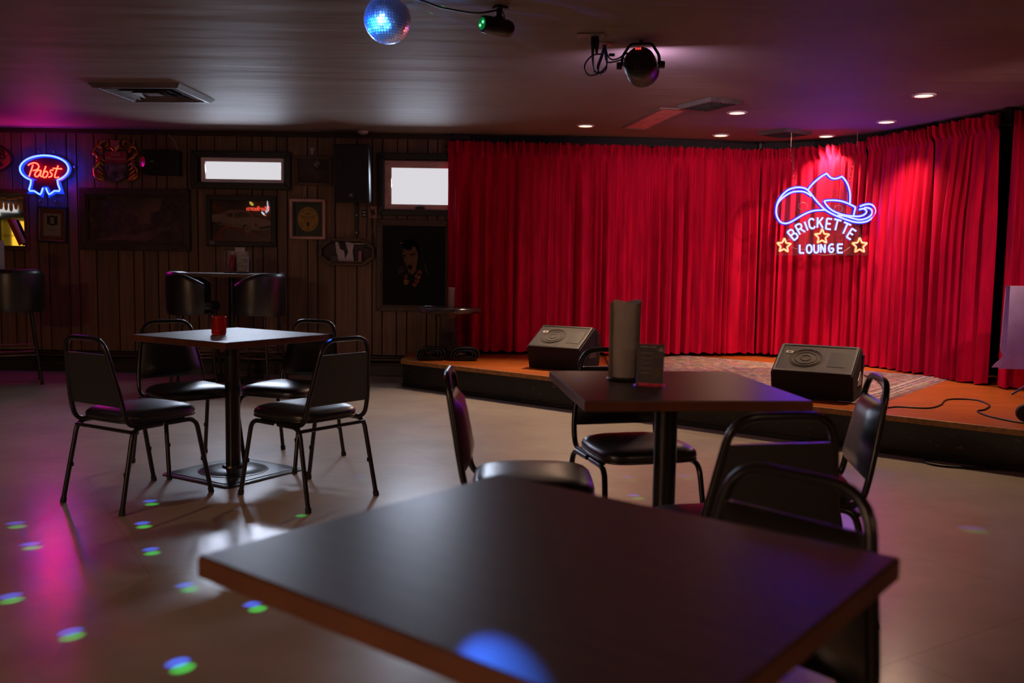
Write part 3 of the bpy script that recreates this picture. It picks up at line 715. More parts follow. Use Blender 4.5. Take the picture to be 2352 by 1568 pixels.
path2 = [np_(*q) for q in [(395, 570), (372, 650), (382, 662), (440, 662), (490, 697), (517, 708), (530, 690), (553, 622)]]
g = G(); g.tube([loc(p, YN-.0) for p in path+el+path2], .0085, 8); build('blue_tube', g, m_nblue, t, 60)
g = G()
for st in ([(360, 332), (395, 312), (440, 302), (480, 315), (500, 350), (480, 385), (425, 402)], [(425, 328), (375, 476)],
           [(528, 402), (490, 398), (455, 430), (450, 468), (480, 480), (512, 445), (530, 402), (518, 460), (540, 482)],
           [(590, 345), (552, 462), (575, 490), (607, 465), (612, 425), (585, 410), (560, 435)],
           [(685, 398), (655, 395), (645, 420), (668, 445), (660, 475), (625, 487)],
           [(748, 338), (705, 465), (720, 492), (757, 485)], [(680, 372), (735, 376), (795, 380)]):
    g.tube([loc(p, YN-.0) for p in spline([np_(*q) for q in st], 4)], .0062, 7)
build('red_script', g, m_nred, t, 60)
for (x_, y_) in ((450, 145), (650, 147), (190, 340), (915, 345), (465, 782), (668, 785)):
    q = np_(x_, y_); g = G(); g.lathe([(0, 0), (.011, 0), (.011, .03), (0, .032)], 10, cap=False, mat=T(q.x-base.x, -.005, q.z-base.z) @ RX90); build('standoff', g, m_steel, t)

# small framed print
t, w, h = framed('framed_print', 'small framed print with rust mat and shield emblem', 'picture', (84, 474, 155, 558), .022, m_black, .025, mat('rust_mat', (.3, .07, .035), .7), inner=(.005, mat('thin_silver', (.4, .3, .28), .35, .6)))
t.rotation_euler = (0, radians(2.2), 0)
g = G(); g.box((.0, -.0108, h/2-.0), (w*.58, .001, h*.62)); build('print_paper', g, m_card, t)
sh = [(-.055, .045), (-.03, .04), (0, .05), (.03, .04), (.055, .045), (.05, .01), (.055, -.04), (0, -.055), (-.055, -.04), (-.05, .01)]
g = G(); g.prism([(a_, h/2+.045+b_) for a_, b_ in sh], -.0122, -.0114); build('shield_emblem', g, m_black, t)
g = G(); g.box((0, -.0126, h/2+.042), (.04, .0006, .065)); build('shield_figure', g, m_card, t)
g = G(); g.box((0, -.0122, h/2-.045), (.09, .0006, .004)); g.box((0, -.0122, h/2-.057), (.06, .0006, .004)); build('caption_lines', g, mat('caption_grey', (.2, .15, .14), .8), t)

# gold crest beer sign
t, w, h = wall_thing('crest_sign', 'gold scrollwork crest beer sign with red and grey shield', 'sign', (216, 322, 322, 421))
sx = w/2
shield = [(-.115, .30), (.115, .30), (.12, .2), (.118, .12), (.09, .05), (.045, .015), (0, .005), (-.045, .015), (-.09, .05), (-.118, .12), (-.12, .2)]
build('shield_back', G().prism([(a*1.12, b_*1.04) for a, b_ in shield], -.03, 0), mat('crest_dark', (.03, .012, .01), .4), t, bevel=.006)
build('red_field', G().prism([(-.11, .19), (.11, .19), (.108, .31), (-.108, .31)], -.036, -.028), mat('crest_red', (.26, .02, .02), .4), t, bevel=.003)
build('picture_field', G().prism([(-.11, .186), (.11, .186), (.108, .12), (.082, .058), (.04, .025), (0, .018), (-.04, .025), (-.082, .058), (-.108, .12)], -.036, -.028), mat('crest_grey', (.1, .09, .085), .5, var=.6, scale=14), t, bevel=.003)
g = G(); g.mesh(text_mesh('Old', .055, .0008), T(0, -.0375, .283) @ RX90); g.mesh(text_mesh('Milwaukee', .047, .0008), T(0, -.0375, .237) @ RX90); build('lettering', g, mat('crest_pink', (.5, .22, .2), .5), t)
for s_ in (-1, 1):
    sc_ = []
    g = G()
    a = spline([(s_*.125, .02, 0), (s_*.19, .05, 0), (s_*.22, .12, 0), (s_*.17, .20, 0), (s_*.19, .27, 0), (s_*.22, .30, 0), (s_*.185, .36, 0), (s_*.14, .34, 0), (s_*.15, .30, 0)], 5)
    g.tube([(p_.x, -.03, p_.y) for p_ in a], [.012+.012*abs(sin(i*.35)) for i in range(len(a))], 8)
    a = spline([(s_*.13, .30, 0), (s_*.165, .36, 0), (s_*.13, .405, 0), (s_*.085, .41, 0), (s_*.075, .375, 0), (s_*.1, .36, 0)], 5); g.tube([(p_.x, -.03, p_.y) for p_ in a], .012, 8)
    a = spline([(s_*.17, .36, 0), (s_*.185, .40, 0), (s_*.19, .435, 0)], 5); g.tube([(p_.x, -.03, p_.y) for p_ in a], [.016-.013*i/(len(a)-1) for i in range(len(a))], 8)
    build('gold_scroll', g, m_gold, t, 60)
    for k in range(5):
        z_ = .06+.045*k; g = G(); d_ = Vector((s_*.045, 0, .035)); c = Vector((s_*(.155+.01*sin(k)), -.035, z_))
        g.tube([c-d_*.8, c-d_*.3, c+d_*.3, c+d_], [.003, .013, .012, .002], 8, flat=.6); build('gold_leaf', g, m_gold, t, 60)
g = G(); g.prism([(-.05, .43), (-.02, .418), (.02, .418), (.055, .435), (.045, .395), (.05, .36), (.02, .34), (0, .315), (-.02, .34), (-.05, .36), (-.043, .395)], -.05, -.02); build('crown', g, mat('crest_pinkgold', (.5, .22, .18), .25, .7), t, bevel=.008)
g = G(); a = spline([(-.08, .335, 0), (-.04, .345, 0), (-.0, .31, 0), (.04, .345, 0), (.08, .335, 0)], 6); g.tube([(p_.x, -.04, p_.y) for p_ in a], .01, 8); build('gold_garland', g, m_gold, t, 60)

# small black speaker with red-lit disc, wire to ceiling
t, w, h = wall_thing('small_speaker', 'small black box speaker between crest sign and high window', 'speaker', (333, 345, 412, 402), YW-.1)
build('cabinet', G().box((0, -.09, h/2), (w, .16, h)), m_blackmatte, t, bevel=.008)
build('bracket', G().box((0, -.02, h+.01), (.1, .03, .02)), m_black, t)
g = G(); g.lathe([(0, 0), (.05, 0), (.052, .006), (.03, .009), (0, .012)], 24, cap=False, mat=T(-w/2+.004, -.165, h/2) @ Matrix.Rotation(radians(-40), 4, 'Z') @ RX90); build('red_lit_disc', g, mat('red_lit_gloss', (.5, .01, .02), .25), t, 40)  # the disc's red light is put into its base colour
build('label_strip', G().box((-w*.22, -.1715, h*.52), (.03, .002, .006)), m_card, t)
A_, B_ = wp(408, 345, YW-.06), wp(380, 303, YW-.02)
g = G(); g.tube(spline([(A_.x, A_.y, A_.z), ((A_.x*.6+B_.x*.4)+.01, YW-.04, A_.z*.5+B_.z*.5), (B_.x, B_.y, B_.z)], 6), .003, 6)
tag(build('speaker_wire', g, m_card), 'thin pale wire from small black speaker up to ceiling', 'wire')

# large landscape painting
m_goldframe = mat('dark_walnut_frame', (.035, .016, .008), .4, var=.3, scale=4, stretch=(3, 3, 3))
t, w, h = framed('landscape_painting', 'large dark landscape painting with trees in walnut frame', 'picture', (184, 431, 440, 577), .07, m_goldframe, .045, mat('canvas_sky', (.12, .072, .032), .6, var=.35, scale=3), glass=False, inner=(.018, mat('liner_brown', (.05, .026, .012), .5)))
g = G(); iw, ih = w/2-.088, h-.088
rnd = random.Random(5)
def blob(cx_, cz_, rx, rz, j=.25, n=22): return [(max(-iw, min(iw, cx_+rx*cos(2*pi*i/n)*(1+rnd.uniform(-j, j)))), max(.09, min(ih, cz_+rz*sin(2*pi*i/n)*(1+rnd.uniform(-j, j))))) for i in range(n)]
layer(g, [(-iw, .09), (iw, .09), (iw, .24), (iw*.2, .27), (-iw*.4, .25), (-iw, .28)], 1, 0)
layer(g, [(-iw*.9, .1), (iw*.3, .1), (iw*.62, .2), (iw*.9, .235), (iw*.5, .225), (0, .17)], 2, 3)
for cx_, cz_, rx, rz in ((-iw*.75, .42, .14, .14), (-iw*.45, .38, .12, .16), (-iw*.15, .31, .1, .07), (iw*.8, .43, .12, .13), (iw*.55, .32, .12, .08)): kk = globals().get('kk', 3)+.4; layer(g, blob(cx_, cz_, rx, rz, .12), kk, 1)
for cx_ in (-iw*.8, -iw*.48, iw*.78): layer(g, [(cx_-.012, .2), (cx_+.012, .2), (cx_+.008, .45), (cx_-.006, .45)], 6, 2)
build('painted_trees', g, [mat('paint_ground', (.07, .04, .02), .6, var=.4, scale=8), mat('paint_leaves', (.05, .032, .015), .6, var=.4, scale=16), mat('paint_trunk', (.05, .028, .014), .6), mat('paint_path', (.12, .07, .035), .6, var=.3)], t)

# framed car picture behind glass
t, w, h = framed('car_picture', 'black framed picture of a white vintage car behind glass', 'picture', (475, 448, 636, 567), .05, m_black, .04, mat('car_backdrop', (.08, .038, .03), .5, var=.4, scale=3), glass=False)
carw, carh = w, h
def cq(x_, y_): return (-w/2+.05+(x_-155)/(1275-155)*(w-.1), h-.05-(y_-120)/(1000-120)*(h-.1))     # crop coordinates to picture plane
g = G()
layer(g, [cq(*q) for q in [(160, 200), (250, 240), (420, 340), (400, 410), (250, 400)]], 1, 1)
layer(g, [cq(*q) for q in [(160, 940), (330, 720), (420, 650), (900, 790), (1240, 960), (1240, 1000), (500, 1000), (160, 1000)]], 1, 1)
layer(g, [cq(*q) for q in [(400, 720), (780, 800), (1200, 930), (1200, 1000), (380, 1000)]], 2, 5)
layer(g, [cq(*q) for q in [(158, 430), (380, 405), (430, 345), (520, 320), (700, 318), (850, 350), (960, 470), (1120, 500), (1272, 545), (1272, 650), (1250, 720), (1080, 760), (880, 740), (740, 720), (360, 640), (240, 600), (158, 570)]], 3, 0)
layer(g, [cq(*q) for q in [(430, 470), (470, 395), (545, 385), (550, 480)]], 4, 4)
layer(g, [cq(*q) for q in [(580, 490), (590, 400), (680, 365), (830, 360), (930, 465), (750, 480)]], 4, 6)
layer(g, [cq(*q) for q in [(405, 380), (425, 370), (438, 395), (420, 420)]], 4, 3)
layer(g, [cq(*q) for q in [(730, 720), (740, 650), (800, 630), (870, 650), (890, 720), (860, 790), (790, 800)]], 4, 3)
layer(g, [cq(*q) for q in [(265, 570), (350, 600), (350, 650), (300, 650), (270, 620)]], 4, 3)
def cell(cx_, cz_, rx, rz): return [cq(cx_+rx*cos(2*pi*i/20), cz_+rz*sin(2*pi*i/20)) for i in range(20)]
layer(g, cell(825, 725, 58, 82), 5, 0); layer(g, cell(825, 725, 40, 60), 6, 3); layer(g, cell(825, 725, 30, 46), 7, 0); layer(g, cell(825, 725, 12, 18), 8, 3)
layer(g, cell(315, 615, 38, 42), 5, 0); layer(g, cell(315, 615, 25, 28), 6, 3)
layer(g, [cq(*q) for q in [(1000, 690), (1260, 640), (1265, 700), (1060, 740)]], 5, 3)
layer(g, cell(985, 640, 22, 36), 5, 3)
layer(g, [cq(*q) for q in [(330, 600), (880, 690), (880, 700), (330, 612)]], 5, 1)
build('car_print', g, [mat('car_white', (.5, .34, .31), .5, var=.15, scale=4), mat('car_flame_red', (.32, .035, .02), .5, var=.4, scale=6), m_black, mat('car_black', (.02, .012, .012), .5), mat('car_window_red', (.16, .03, .026), .5), mat('car_floor', (.14, .07, .08), .5), mat('car_windshield', (.14, .08, .11), .5)], t)
build('glass', G().box((0, -.024, h/2), (w-.098, .002, h-.098)), clear('car_glass', refl=1.6), t)
build('sticker', G().box((-w/2+.06, -.041, .035), (.05, .002, .035)), mat('sticker_grey', (.2, .16, .18), .6), t)
t.rotation_euler = (radians(.38), 0, 0)
CARP = t

# framed small picture with twine ornament
t, w, h = framed('dim_picture', 'small dim picture in brown wood frame above the round beer sign', 'picture', (678, 358, 763, 427), .03, mat('brown_frame', (.09, .04, .018), .45, stretch=(4, 4, 4)), .025, mat('dim_photo', (.045, .022, .014), .6, var=.5, scale=9))
g = G(); layer(g, [(-.1, .15), (-.03, .2), (.05, .13), (.1, .1), (.02, .06), (-.04, .12)], 1, 0); layer(g, [(-.13, .1), (.12, .08), (.12, .085), (-.13, .105)], 2, 0); build('figure', g, mat('dim_tan', (.1, .05, .025), .6, var=.4, scale=14), t)
c = wp(728, 377, YW-.05); top = wp(728, 345, YW-.05)
t = thing('twine_ball', 'twine ball ornament hanging before the small dim picture', 'ornament', (c.x, c.y, c.z))
g = G()
for k in range(7):
    a = random.random()*3; R_ = Matrix.Rotation(a, 3, 'Z') @ Matrix.Rotation(random.random()*3, 3, 'X')
    g.tube([R_ @ Vector((.033*cos(2*pi*i/16), .033*sin(2*pi*i/16), 0)) for i in range(16)], .0022, 5, True)
build('ball', g, mat('twine', (.4, .33, .27), .8), t, 60)
build('string', G().tube([(0, 0, .03), (0, .02, top.z-c.z), (.0, .045, top.z-c.z+.02)], .0015, 5), mat('string_pale', (.4, .36, .32), .8), t)
c = wp(717, 345, YW-.02)
t = thing('white_figurine', 'tiny white winged figure pinned above the dim picture', 'ornament', (c.x, c.y, c.z))
build('body', G().lathe([(0, -.04), (.012, -.035), (.008, 0), (.010, .012), (.008, .026), (0, .03)], 10, cap=False), m_card, t, 50)
build('wings', G().prism([(-.03, .03), (-.005, .01), (.005, .01), (.025, .035), (.02, .0), (0, -.008), (-.02, 0)], .004, .009), m_card, t)

# round lit beer sign in a pale frame
t, w, h = framed('ale_sign', 'green ale sign with yellow disc in pale square frame', 'sign', (667, 457, 749, 550), .028, mat('pale_frame', (.6, .33, .26), .5, var=.1), .05, mat('sign_green', (.016, .035, .02), .45), glass=False, inner=(.018, mat('sign_inner', (.02, .012, .01), .4)))
R_ = w*.29; cz_ = h*.5
g = G(); layer(g, ell(0, cz_, R_, R_*1.18, 36), 1, 0); build('yellow_disc', g, mat('sign_mustard', (.42, .22, .03), .5, var=.12), t)
g = G()
def arc_text(g, s_, r, a_mid, step, size, up=True):
    for i, ch in enumerate(s_):
        if ch == ' ': continue
        a = a_mid+(step*((len(s_)-1)/2-i))*(1 if up else -1)
        g.mesh(text_mesh(ch, size, .0004), T(r*cos(a), -.0125, cz_+1.18*r*sin(a)) @ Matrix.Rotation(-(a-(pi/2 if up else -pi/2)), 4, 'Y') @ RX90)
arc_text(g, "CARLING'S", R_*.8, pi/2, .29, .032); arc_text(g, 'RED CAP ALE', R_*.8, -pi/2, .235, .028, False)
g.mesh(text_mesh('RED CAP', .036, .0004, .95), T(0, -.0125, cz_+.02) @ RX90)
g.prism([(q[0], q[1]) for q in ell(0, cz_-.05, .014, .025, 12)], -.0128, -.0118); g.box((0, -.0123, cz_+.055), (.05, .0006, .008))
build('lettering', g, m_black, t)
A_, B_ = wp(703, 425, YW-.01)-t.location, wp(696, 458, YW-.01)-t.location
build('hanging_cord', G().tube([A_, B_], .002, 5), m_card, t)

# wall loudspeaker with bracket, cables and outlets
t, w, h = wall_thing('wall_loudspeaker', 'large black loudspeaker high on the wall left of crank window', 'speaker', (767, 331, 852, 466), 8.95)
t.location.y = 8.95; t.rotation_euler = (radians(4), 0, radians(-9))
g = G(); g.prism([(-w/2, -.02), (w/2, -.02), (w/2*.92, .06), (w/2*.66, .25), (-w/2*.66, .25), (-w/2*.92, .06)], .0, h, 'z'); build('cabinet', g, mat('speaker_textured', (.011, .011, .012), .5, bump=.3, bscale=150), t, bevel=.012)
build('grille', G().box((0, -.026, h/2), (w*.93, .012, h*.95)), mat('speaker_grille', (.009, .009, .010), .6, bump=.4, bscale=400), t, bevel=.008)
g = G().box((0.0, -.033, h*.13), (.045, .002, .042)); b_ = build('badge', g, mat('badge_grey', (.05, .05, .055), .4), t)
g = G(); g.mesh(text_mesh('JBL', .02, .0005), T(0, -.0345, h*.13) @ RX90); build('badge_lettering', g, m_card, b_)
A_, B_ = wp(820, 466, YW), wp(820, 541, YW)
tb = thing('speaker_bracket', 'black wall bracket below the large loudspeaker', 'bracket', (A_.x, YW, B_.z))
hh = A_.z-B_.z
build('rail', G().box((0, -.015, hh/2+.05), (.035, .03, hh+.1)), m_black, tb, bevel=.004)
build('arm', G().box((0, -.12, hh+.06), (.04, .2, .03)), m_black, tb)
for z_ in (.03, hh*.62): build('bolt', G().lathe([(0, 0), (.009, 0), (.009, .008), (0, .01)], 8, cap=False, mat=T(0, -.03, z_) @ RX90), m_steel, tb)
t, w, h = wall_thing('wall_outlet', 'pale wall outlet with plug beside the crank window', 'outlet', (848, 473, 866, 501))
build('cover_plate', G().box((0, -.006, h/2), (w, .01, h)), mat('outlet_pale', (.42, .2, .16), .5), t, bevel=.004); build('socket', G().box((0, -.012, h/2), (.03, .006, .05)), m_black, t); build('plug', G().box((.005, -.025, h*.35), (.03, .03, .03)), m_black, t, bevel=.005)
t, w, h = wall_thing('dark_outlet', 'dark double outlet right of the loudspeaker bracket', 'outlet', (831, 482, 843, 499))
build('cover_plate', G().box((0, -.005, h/2), (w, .008, h)), m_black, t, bevel=.003)
for z_ in (.3, .7): build('socket', G().box((0, -.0105, h*z_), (w*.6, .003, h*.16)), m_card, t)
def wcable(name, label, px, y=YW-.012, r=.004, m=m_cable):
    g = G(); g.tube(spline([(wp(a, b, y).x, y, wp(a, b, y).z) for a, b in px], 5), r, 6)
    return tag(build(name, g, m, None, 60), label, 'cable')
wcable('speaker_cable', 'black cable hanging from outlet past the octagonal shadow box', [(848, 470), (853, 495), (855, 530), (860, 555), (852, 575), (840, 562), (836, 570), (858, 565)])
wcable('power_cable', 'straight black cable dropping behind the octagonal shadow box', [(843, 466), (843, 500), (842, 545)])

# octagonal shadow box
t, w, h = wall_thing('shadow_box', 'dark octagonal wall shelf box with white cut-out figure', 'shelf', (736, 547, 862, 611))
def octo(k): 
    a, b = w/2-k, h/2-k; c_ = .11-k*.4; return [(-a+c_, h/2-b), (a-c_, h/2-b), (a, h/2-b+c_*.75), (a, h/2+b-c_*.75), (a-c_, h/2+b), (-a+c_, h/2+b), (-a, h/2+b-c_*.75), (-a, h/2-b+c_*.75)]
g = G(); o1, o2 = octo(0), octo(.028)
for i in range(8): j = (i+1) % 8; g.prism([o1[i], o1[j], o2[j], o2[i]], -.075, 0)
build('frame', g, m_trimwood, t, bevel=.004)
build('back_panel', G().prism(octo(.02), -.008, 0), mat('box_back', (.05, .022, .014), .5), t)
build('ledge', G().box((0, -.04, .04), (w*.72, .06, .012)), mat('ledge_wood', (.12, .055, .035), .5), t)
build('glint_strip', G().box((.1, -.03, h-.05), (.16, .004, .005)), m_steel, t)
t2 = thing('cutout_figure', 'white suit cut-out card standing in the octagonal shadow box', 'card', (t.location.x-.02, YW-.04, t.location.z+.047))
build('white_suit', G().prism([(-.07, 0), (.09, 0), (.075, .1), (.09, .17), (.04, .19), (-.1, .19), (-.09, .1)], -.002, .002), m_card, t2)
build('dark_lapel', G().prism([(-.07, .19), (.0, .19), (.03, .09), (.0, .02), (-.01, .1), (-.05, .12)], -.0035, -.002), mat('suit_dark', (.03, .025, .022), .7), t2)
t2 = thing('small_candle', 'small pale candle right of the white cut-out card', 'candle', (t.location.x+.13, YW-.045, t.location.z+.047))
build('wax', G().lathe([(0, 0), (.02, 0), (.02, .1), (.012, .105), (0, .1)], 14, cap=False), mat('pale_wax', (.4, .22, .22), .5), t2, 40); build('wick', G().tube([(0, 0, .1), (0, 0, .115)], .0015, 5), m_black, t2)
t2 = thing('trinket_box', 'small dark teal box left of the white cut-out card', 'box', (t.location.x-.13, YW-.04, t.location.z+.047)); 
build('box_body', G().box((0, 0, .025), (.07, .04, .05)), mat('teal_dark', (.04, .05, .055), .5), t2, bevel=.003); build('box_lid', G().box((0, 0, .054), (.074, .044, .01)), m_black, t2)

# portrait of a singer on black velvet
t, w, h = framed('singer_portrait', 'large black velvet portrait of a singer wearing flower garland', 'picture', (866, 503, 1036, 716), .05, mat('portrait_frame', (.06, .028, .014), .4, stretch=(4, 4, 4)), .035, mat('black_velvet', (.004, .0042, .004), .9, var=.1), glass=False, inner=(.012, mat('portrait_liner', (.10, .05, .026), .45)))
def eq(x_, y_): q = wp(880+x_/9.8, 520+y_/9.8, YW); return (q.x-t.location.x, q.z-t.location.z)
g = G()
def eb(cx_, cy_, rx, ry, n=12, j=0): return [eq(cx_+rx*cos(2*pi*i/n)*(1+rnd.uniform(-j, j)), cy_+ry*sin(2*pi*i/n)*(1+rnd.uniform(-j, j))) for i in range(n)]
layer(g, [eq(*q) for q in [(380, 420), (420, 330), (520, 280), (680, 290), (790, 370), (830, 500), (840, 700), (790, 840), (760, 600), (480, 460)]], 1, 5)
layer(g, [eq(*q) for q in [(460, 500), (620, 470), (720, 450), (770, 560), (800, 660), (760, 840), (740, 1000), (660, 1080), (590, 1040), (530, 900), (470, 760), (440, 620)]], 2, 0)
layer(g, [eq(*q) for q in [(560, 880), (640, 850), (660, 920), (620, 990), (570, 940)]], 3, 5); layer(g, [eq(*q) for q in [(565, 858), (625, 850), (620, 868), (570, 872)]], 4, 3)
layer(g, [eq(*q) for q in [(600, 625), (720, 600), (730, 620), (620, 660)]], 3, 5); layer(g, [eq(*q) for q in [(455, 640), (510, 640), (505, 680), (460, 690)]], 3, 5)
layer(g, [eq(*q) for q in [(460, 490), (560, 540), (660, 520), (640, 450), (520, 430)]], 3, 5); layer(g, [eq(*q) for q in [(530, 660), (560, 740), (550, 790), (510, 780)]], 3, 4)
layer(g, eb(418, 965, 80, 75), 3, 6); layer(g, [eq(*q) for q in [(330, 1085), (385, 1005), (400, 1010), (345, 1090)]], 4, 3)
layer(g, [eq(*q) for q in [(925, 820), (940, 820), (985, 980), (1030, 1075), (1015, 1080), (965, 980)]], 3, 3)
layer(g, eb(415, 375, 40, 22), 3, 4)
for (x_, y_, r, mi) in ((825, 1040, 62, 1), (780, 1130, 66, 2), (765, 1220, 55, 1), (710, 1310, 48, 1), (520, 1130, 48, 1), (520, 1250, 60, 2)): layer(g, eb(x_, y_, r, r, 12, .25), 4, mi)
build('painted_figure', g, [mat('paint_skin', (.15, .062, .03), .8, var=.3, scale=9), mat('paint_red', (.22, .035, .015), .7, var=.3), mat('paint_orange', (.3, .1, .02), .7, var=.4, scale=30), mat('paint_pale', (.1, .085, .07), .7), mat('paint_tan', (.14, .07, .035), .7), mat('paint_hair', (.004, .004, .004), .95, spec=.05), mat('paint_mic', (.022, .016, .015), .7)], t)

# ---------------------------------------------------------------- on the stage
p = gp(1030, 822, SH); zt_ = wp(1030, 706, p.y).z
t = thing('marble_table', 'round brown marble pedestal table on the left end of stage', 'table', (p.x, p.y, SH))
m_marble = mat('brown_marble', (.10, .075, .07), .18, var=.6, scale=6, detail=8, col2=(.02, .014, .012), spec=.6)
H_ = zt_-SH
g = G(); n = 40; V = []
for r, z_ in ((.27, H_-.05), (.295, H_-.045), (.305, H_-.03), (.30, H_-.012), (.29, H_)):
    V += [(r*(1+.012*cos(10*2*pi*i/n))*cos(2*pi*i/n), r*(1+.012*cos(10*2*pi*i/n))*sin(2*pi*i/n), z_) for i in range(n)]
F = [(j*n+i, j*n+(i+1) % n, (j+1)*n+(i+1) % n, (j+1)*n+i) for j in range(4) for i in range(n)]+[tuple(range(n))[::-1], tuple(4*n+i for i in range(n))]
build('tabletop', g.add(V, F), m_marble, t, 35)
build('pedestal', G().lathe([(.10, .06), (.105, .08), (.095, .12), (.085, H_-.1), (.11, H_-.05)], 8), m_marble, t, 20)
build('pedestal_base', G().lathe([(.16, .0), (.16, .04), (.13, .06), (.10, .065)], 8), m_marble, t, 20)
q = gp(1046, 699, zt_)
t = thing('ribbed_cup_stack', 'stack of pale paper cups on the marble table', 'cups', (q.x, p.y+.05, zt_))
for k in range(14):
    build('cup', G().lathe([(.028, 0), (.036, .0128), (.037, .0128), (.037, .0145), (.034, .0145)], 18, cap=(k == 13)), mat('cup_cream', (.5, .38, .28), .7) if k == 0 else bpy.data.materials['cup_cream'], t, 40, loc=(0, 0, .0135*k))
q = gp(992, 704, zt_)
g = G(); g.tube(fillet([(-.05, -.01, .006), (-.02, .012, .012), (.01, -.01, .01), (.04, .01, .006)], .02, 3), .008, 6)
tag(build('small_clip', g, m_black, None, 50, loc=(q.x, p.y-.08, zt_)), 'small black clip lying on the marble table', 'clip')
def coil(label, c, rx, ry, turns, r, zb, rz=0):
    g = G(); P = []
    for i in range(turns*20+1):
        a = 2*pi*i/20; k = i/20; P.append(((rx+.012*sin(k*2.4))*cos(a), (ry+.010*cos(k*1.7))*sin(a), r+(k*r*1.3)+.003*sin(a*3)))
    g.tube(P, r, 7); o = tag(build('coiled_cable', g, m_cable, None, 60, loc=(c[0], c[1], zb)), label, 'cable'); o.rotation_euler = (0, 0, rz); return o
for k, (dx, lb) in enumerate(((-.15, 'coiled black cable bundle left of the marble table base'), (.16, 'coiled black cable bundle right of the marble table base'))):
    g = G()
    for ls in (1.0, .78, .56):
        for i in range(8):
            yo = -.10+.017*i; j_ = random.uniform(-.004, .004)
            g.tube([Vector((q.x*ls, q.y, .062+(q.z-.062)*ls+j_)) for q in spline([(-.12, yo, .02), (-.125, yo+.003, .06), (-.09, yo, .105), (.0, yo, .118), (.10, yo+.004, .108), (.13, yo, .06), (.10, yo, .018), (0, yo+.002, .012)], 3, True)], .0095, 6, True)
    g.tube([(0, -.09, .105), (0, .0, .11), (0, .0, .01), (0, -.09, .01)], .006, 6, True)
    o = tag(build('cable_bundle', g, m_cable, None, 60, loc=(p.x+dx, p.y-.14, SH+.001)), lb, 'cable'); o.rotation_euler = (0, 0, .1*k)

def monitor(label, c, yaw, w=.52):
    t = thing('stage_monitor', label, 'speaker', (c.x, c.y, SH), yaw, 'wedge stage monitors')      # local -y is the front
    sec = [(.05, 0), (.40, 0), (.44, .22), (.36, .345), (.30, .36), (-.01, .185), (0, .165)]
    build('cabinet', G().prism([(y_, z_) for y_, z_ in sec], -w/2, w/2, 'x'), mat('carpet_black', (.007, .0065, .006), .85, bump=.3, bscale=200) if 'carpet_black' not in bpy.data.materials else bpy.data.materials['carpet_black'], t, bevel=.01)
    a = atan2(.36-.185, .31); L_ = sqrt(.31**2+.175**2); M_ = T(0, -.01, .185) @ Matrix.Rotation(a, 4, 'X')
    build('grille_frame', G().frame(-w/2+.012, w/2-.012, .01, L_-.01, .02, -.016, .004) if False else G().add([v for v in []], []).box((0, .018, .006), (w-.03, .02, .016), mat=M_).box((0, L_-.018, .006), (w-.03, .02, .016), mat=M_).box((-w/2+.022, L_/2, .006), (.018, L_-.03, .016), mat=M_).box((w/2-.022, L_/2, .006), (.018, L_-.03, .016), mat=M_), m_black, t, bevel=.003)
    build('grille', G().box((0, L_/2, .008), (w-.06, L_-.05, .004), mat=M_), mat('monitor_grille', (.034, .023, .014), .55, var=.3, scale=3, bump=.4, bscale=300) if 'monitor_grille' not in bpy.data.materials else bpy.data.materials['monitor_grille'], t)
    g = G(); 
    for r_ in (.115, .10, .075, .035): g.tube([(-.07+r_*cos(2*pi*i/32), L_/2+r_*.95*sin(2*pi*i/32), .011) for i in range(32)], .0035, 5, True, mat=M_)
    build('cone_rings', g, mat('cone_brown', (.07, .05, .038), .6) if 'cone_brown' not in bpy.data.materials else bpy.data.materials['cone_brown'], t, 60)
    build('horn', G().box((.15, L_/2, .0105), (.12, L_*.5, .003), mat=M_), m_black, t)
    b_ = build('badge', G().box((-w/2+.085, L_*.68, .012), (.05, .03, .004), mat=M_), m_card, t)
    build('badge_mark', G().box((-w/2+.085, L_*.68, .0145), (.02, .012, .002), mat=M_), m_black, b_)
    for s_ in (-1, 1):
        build('side_handle', G().frame(.14, .30, .12, .25, .02, -.004, .004) if False else G().prism([(.16, .1), (.32, .1), (.33, .16), (.29, .2), (.19, .14)], s_*(w/2-.004)-.004, s_*(w/2-.004)+.008, 'x'), m_tube, t, bevel=.003)
    build('cable_socket', G().box((w/2+.004, .36, .26), (.012, .06, .1)), m_black, t)
    return t
yaw = atan2(SD.y, SD.x)
monitor('black wedge monitor near the marble table, left on stage', gp(1262, 852, SH)+Vector((.03, .08, 0)), yaw+radians(9))
monitor('black wedge monitor below the hat sign, right on stage', gp(1872, 925, SH)+Vector((.0, .11, 0)), yaw+radians(9), .56)

def stage_cable(label, px, z=SH+.004, r=.006, name='stage_cable'):
    g = G(); g.tube(spline([gp(a, b, z) for a, b in px], 6), r, 7); return tag(build(name, g, m_cable, None, 60), label, 'cable')
stage_cable('black cable snaking across the bare deck right of the rug', [(2040, 936), (2065, 934), (2130, 937), (2160, 930), (2178, 917), (2240, 918), (2272, 930), (2262, 940), (2245, 944), (2270, 955), (2330, 968), (2380, 974)])
stage_cable('black cable trailing from the right stage monitor over the rug', [(1985, 862), (2012, 872), (2028, 890), (2024, 915), (2018, 935)], SH+.012)
stage_cable('black cable arching from the left stage monitor onto the rug', [(1355, 795), (1372, 797), (1390, 820), (1402, 850)], SH+.012)
stage_cable('long black cable along the back edge of the deck', [(1345, 802), (1375, 806), (1420, 806), (1480, 809)], SH+.006, .009)
stage_cable('black cable loop lying on the floor before the stage front', [(2420, 1076), (2330, 1078), (2200, 1073), (2140, 1066), (2125, 1058), (2150, 1051), (2230, 1052), (2300, 1060)], .006, .009, 'floor_cable')
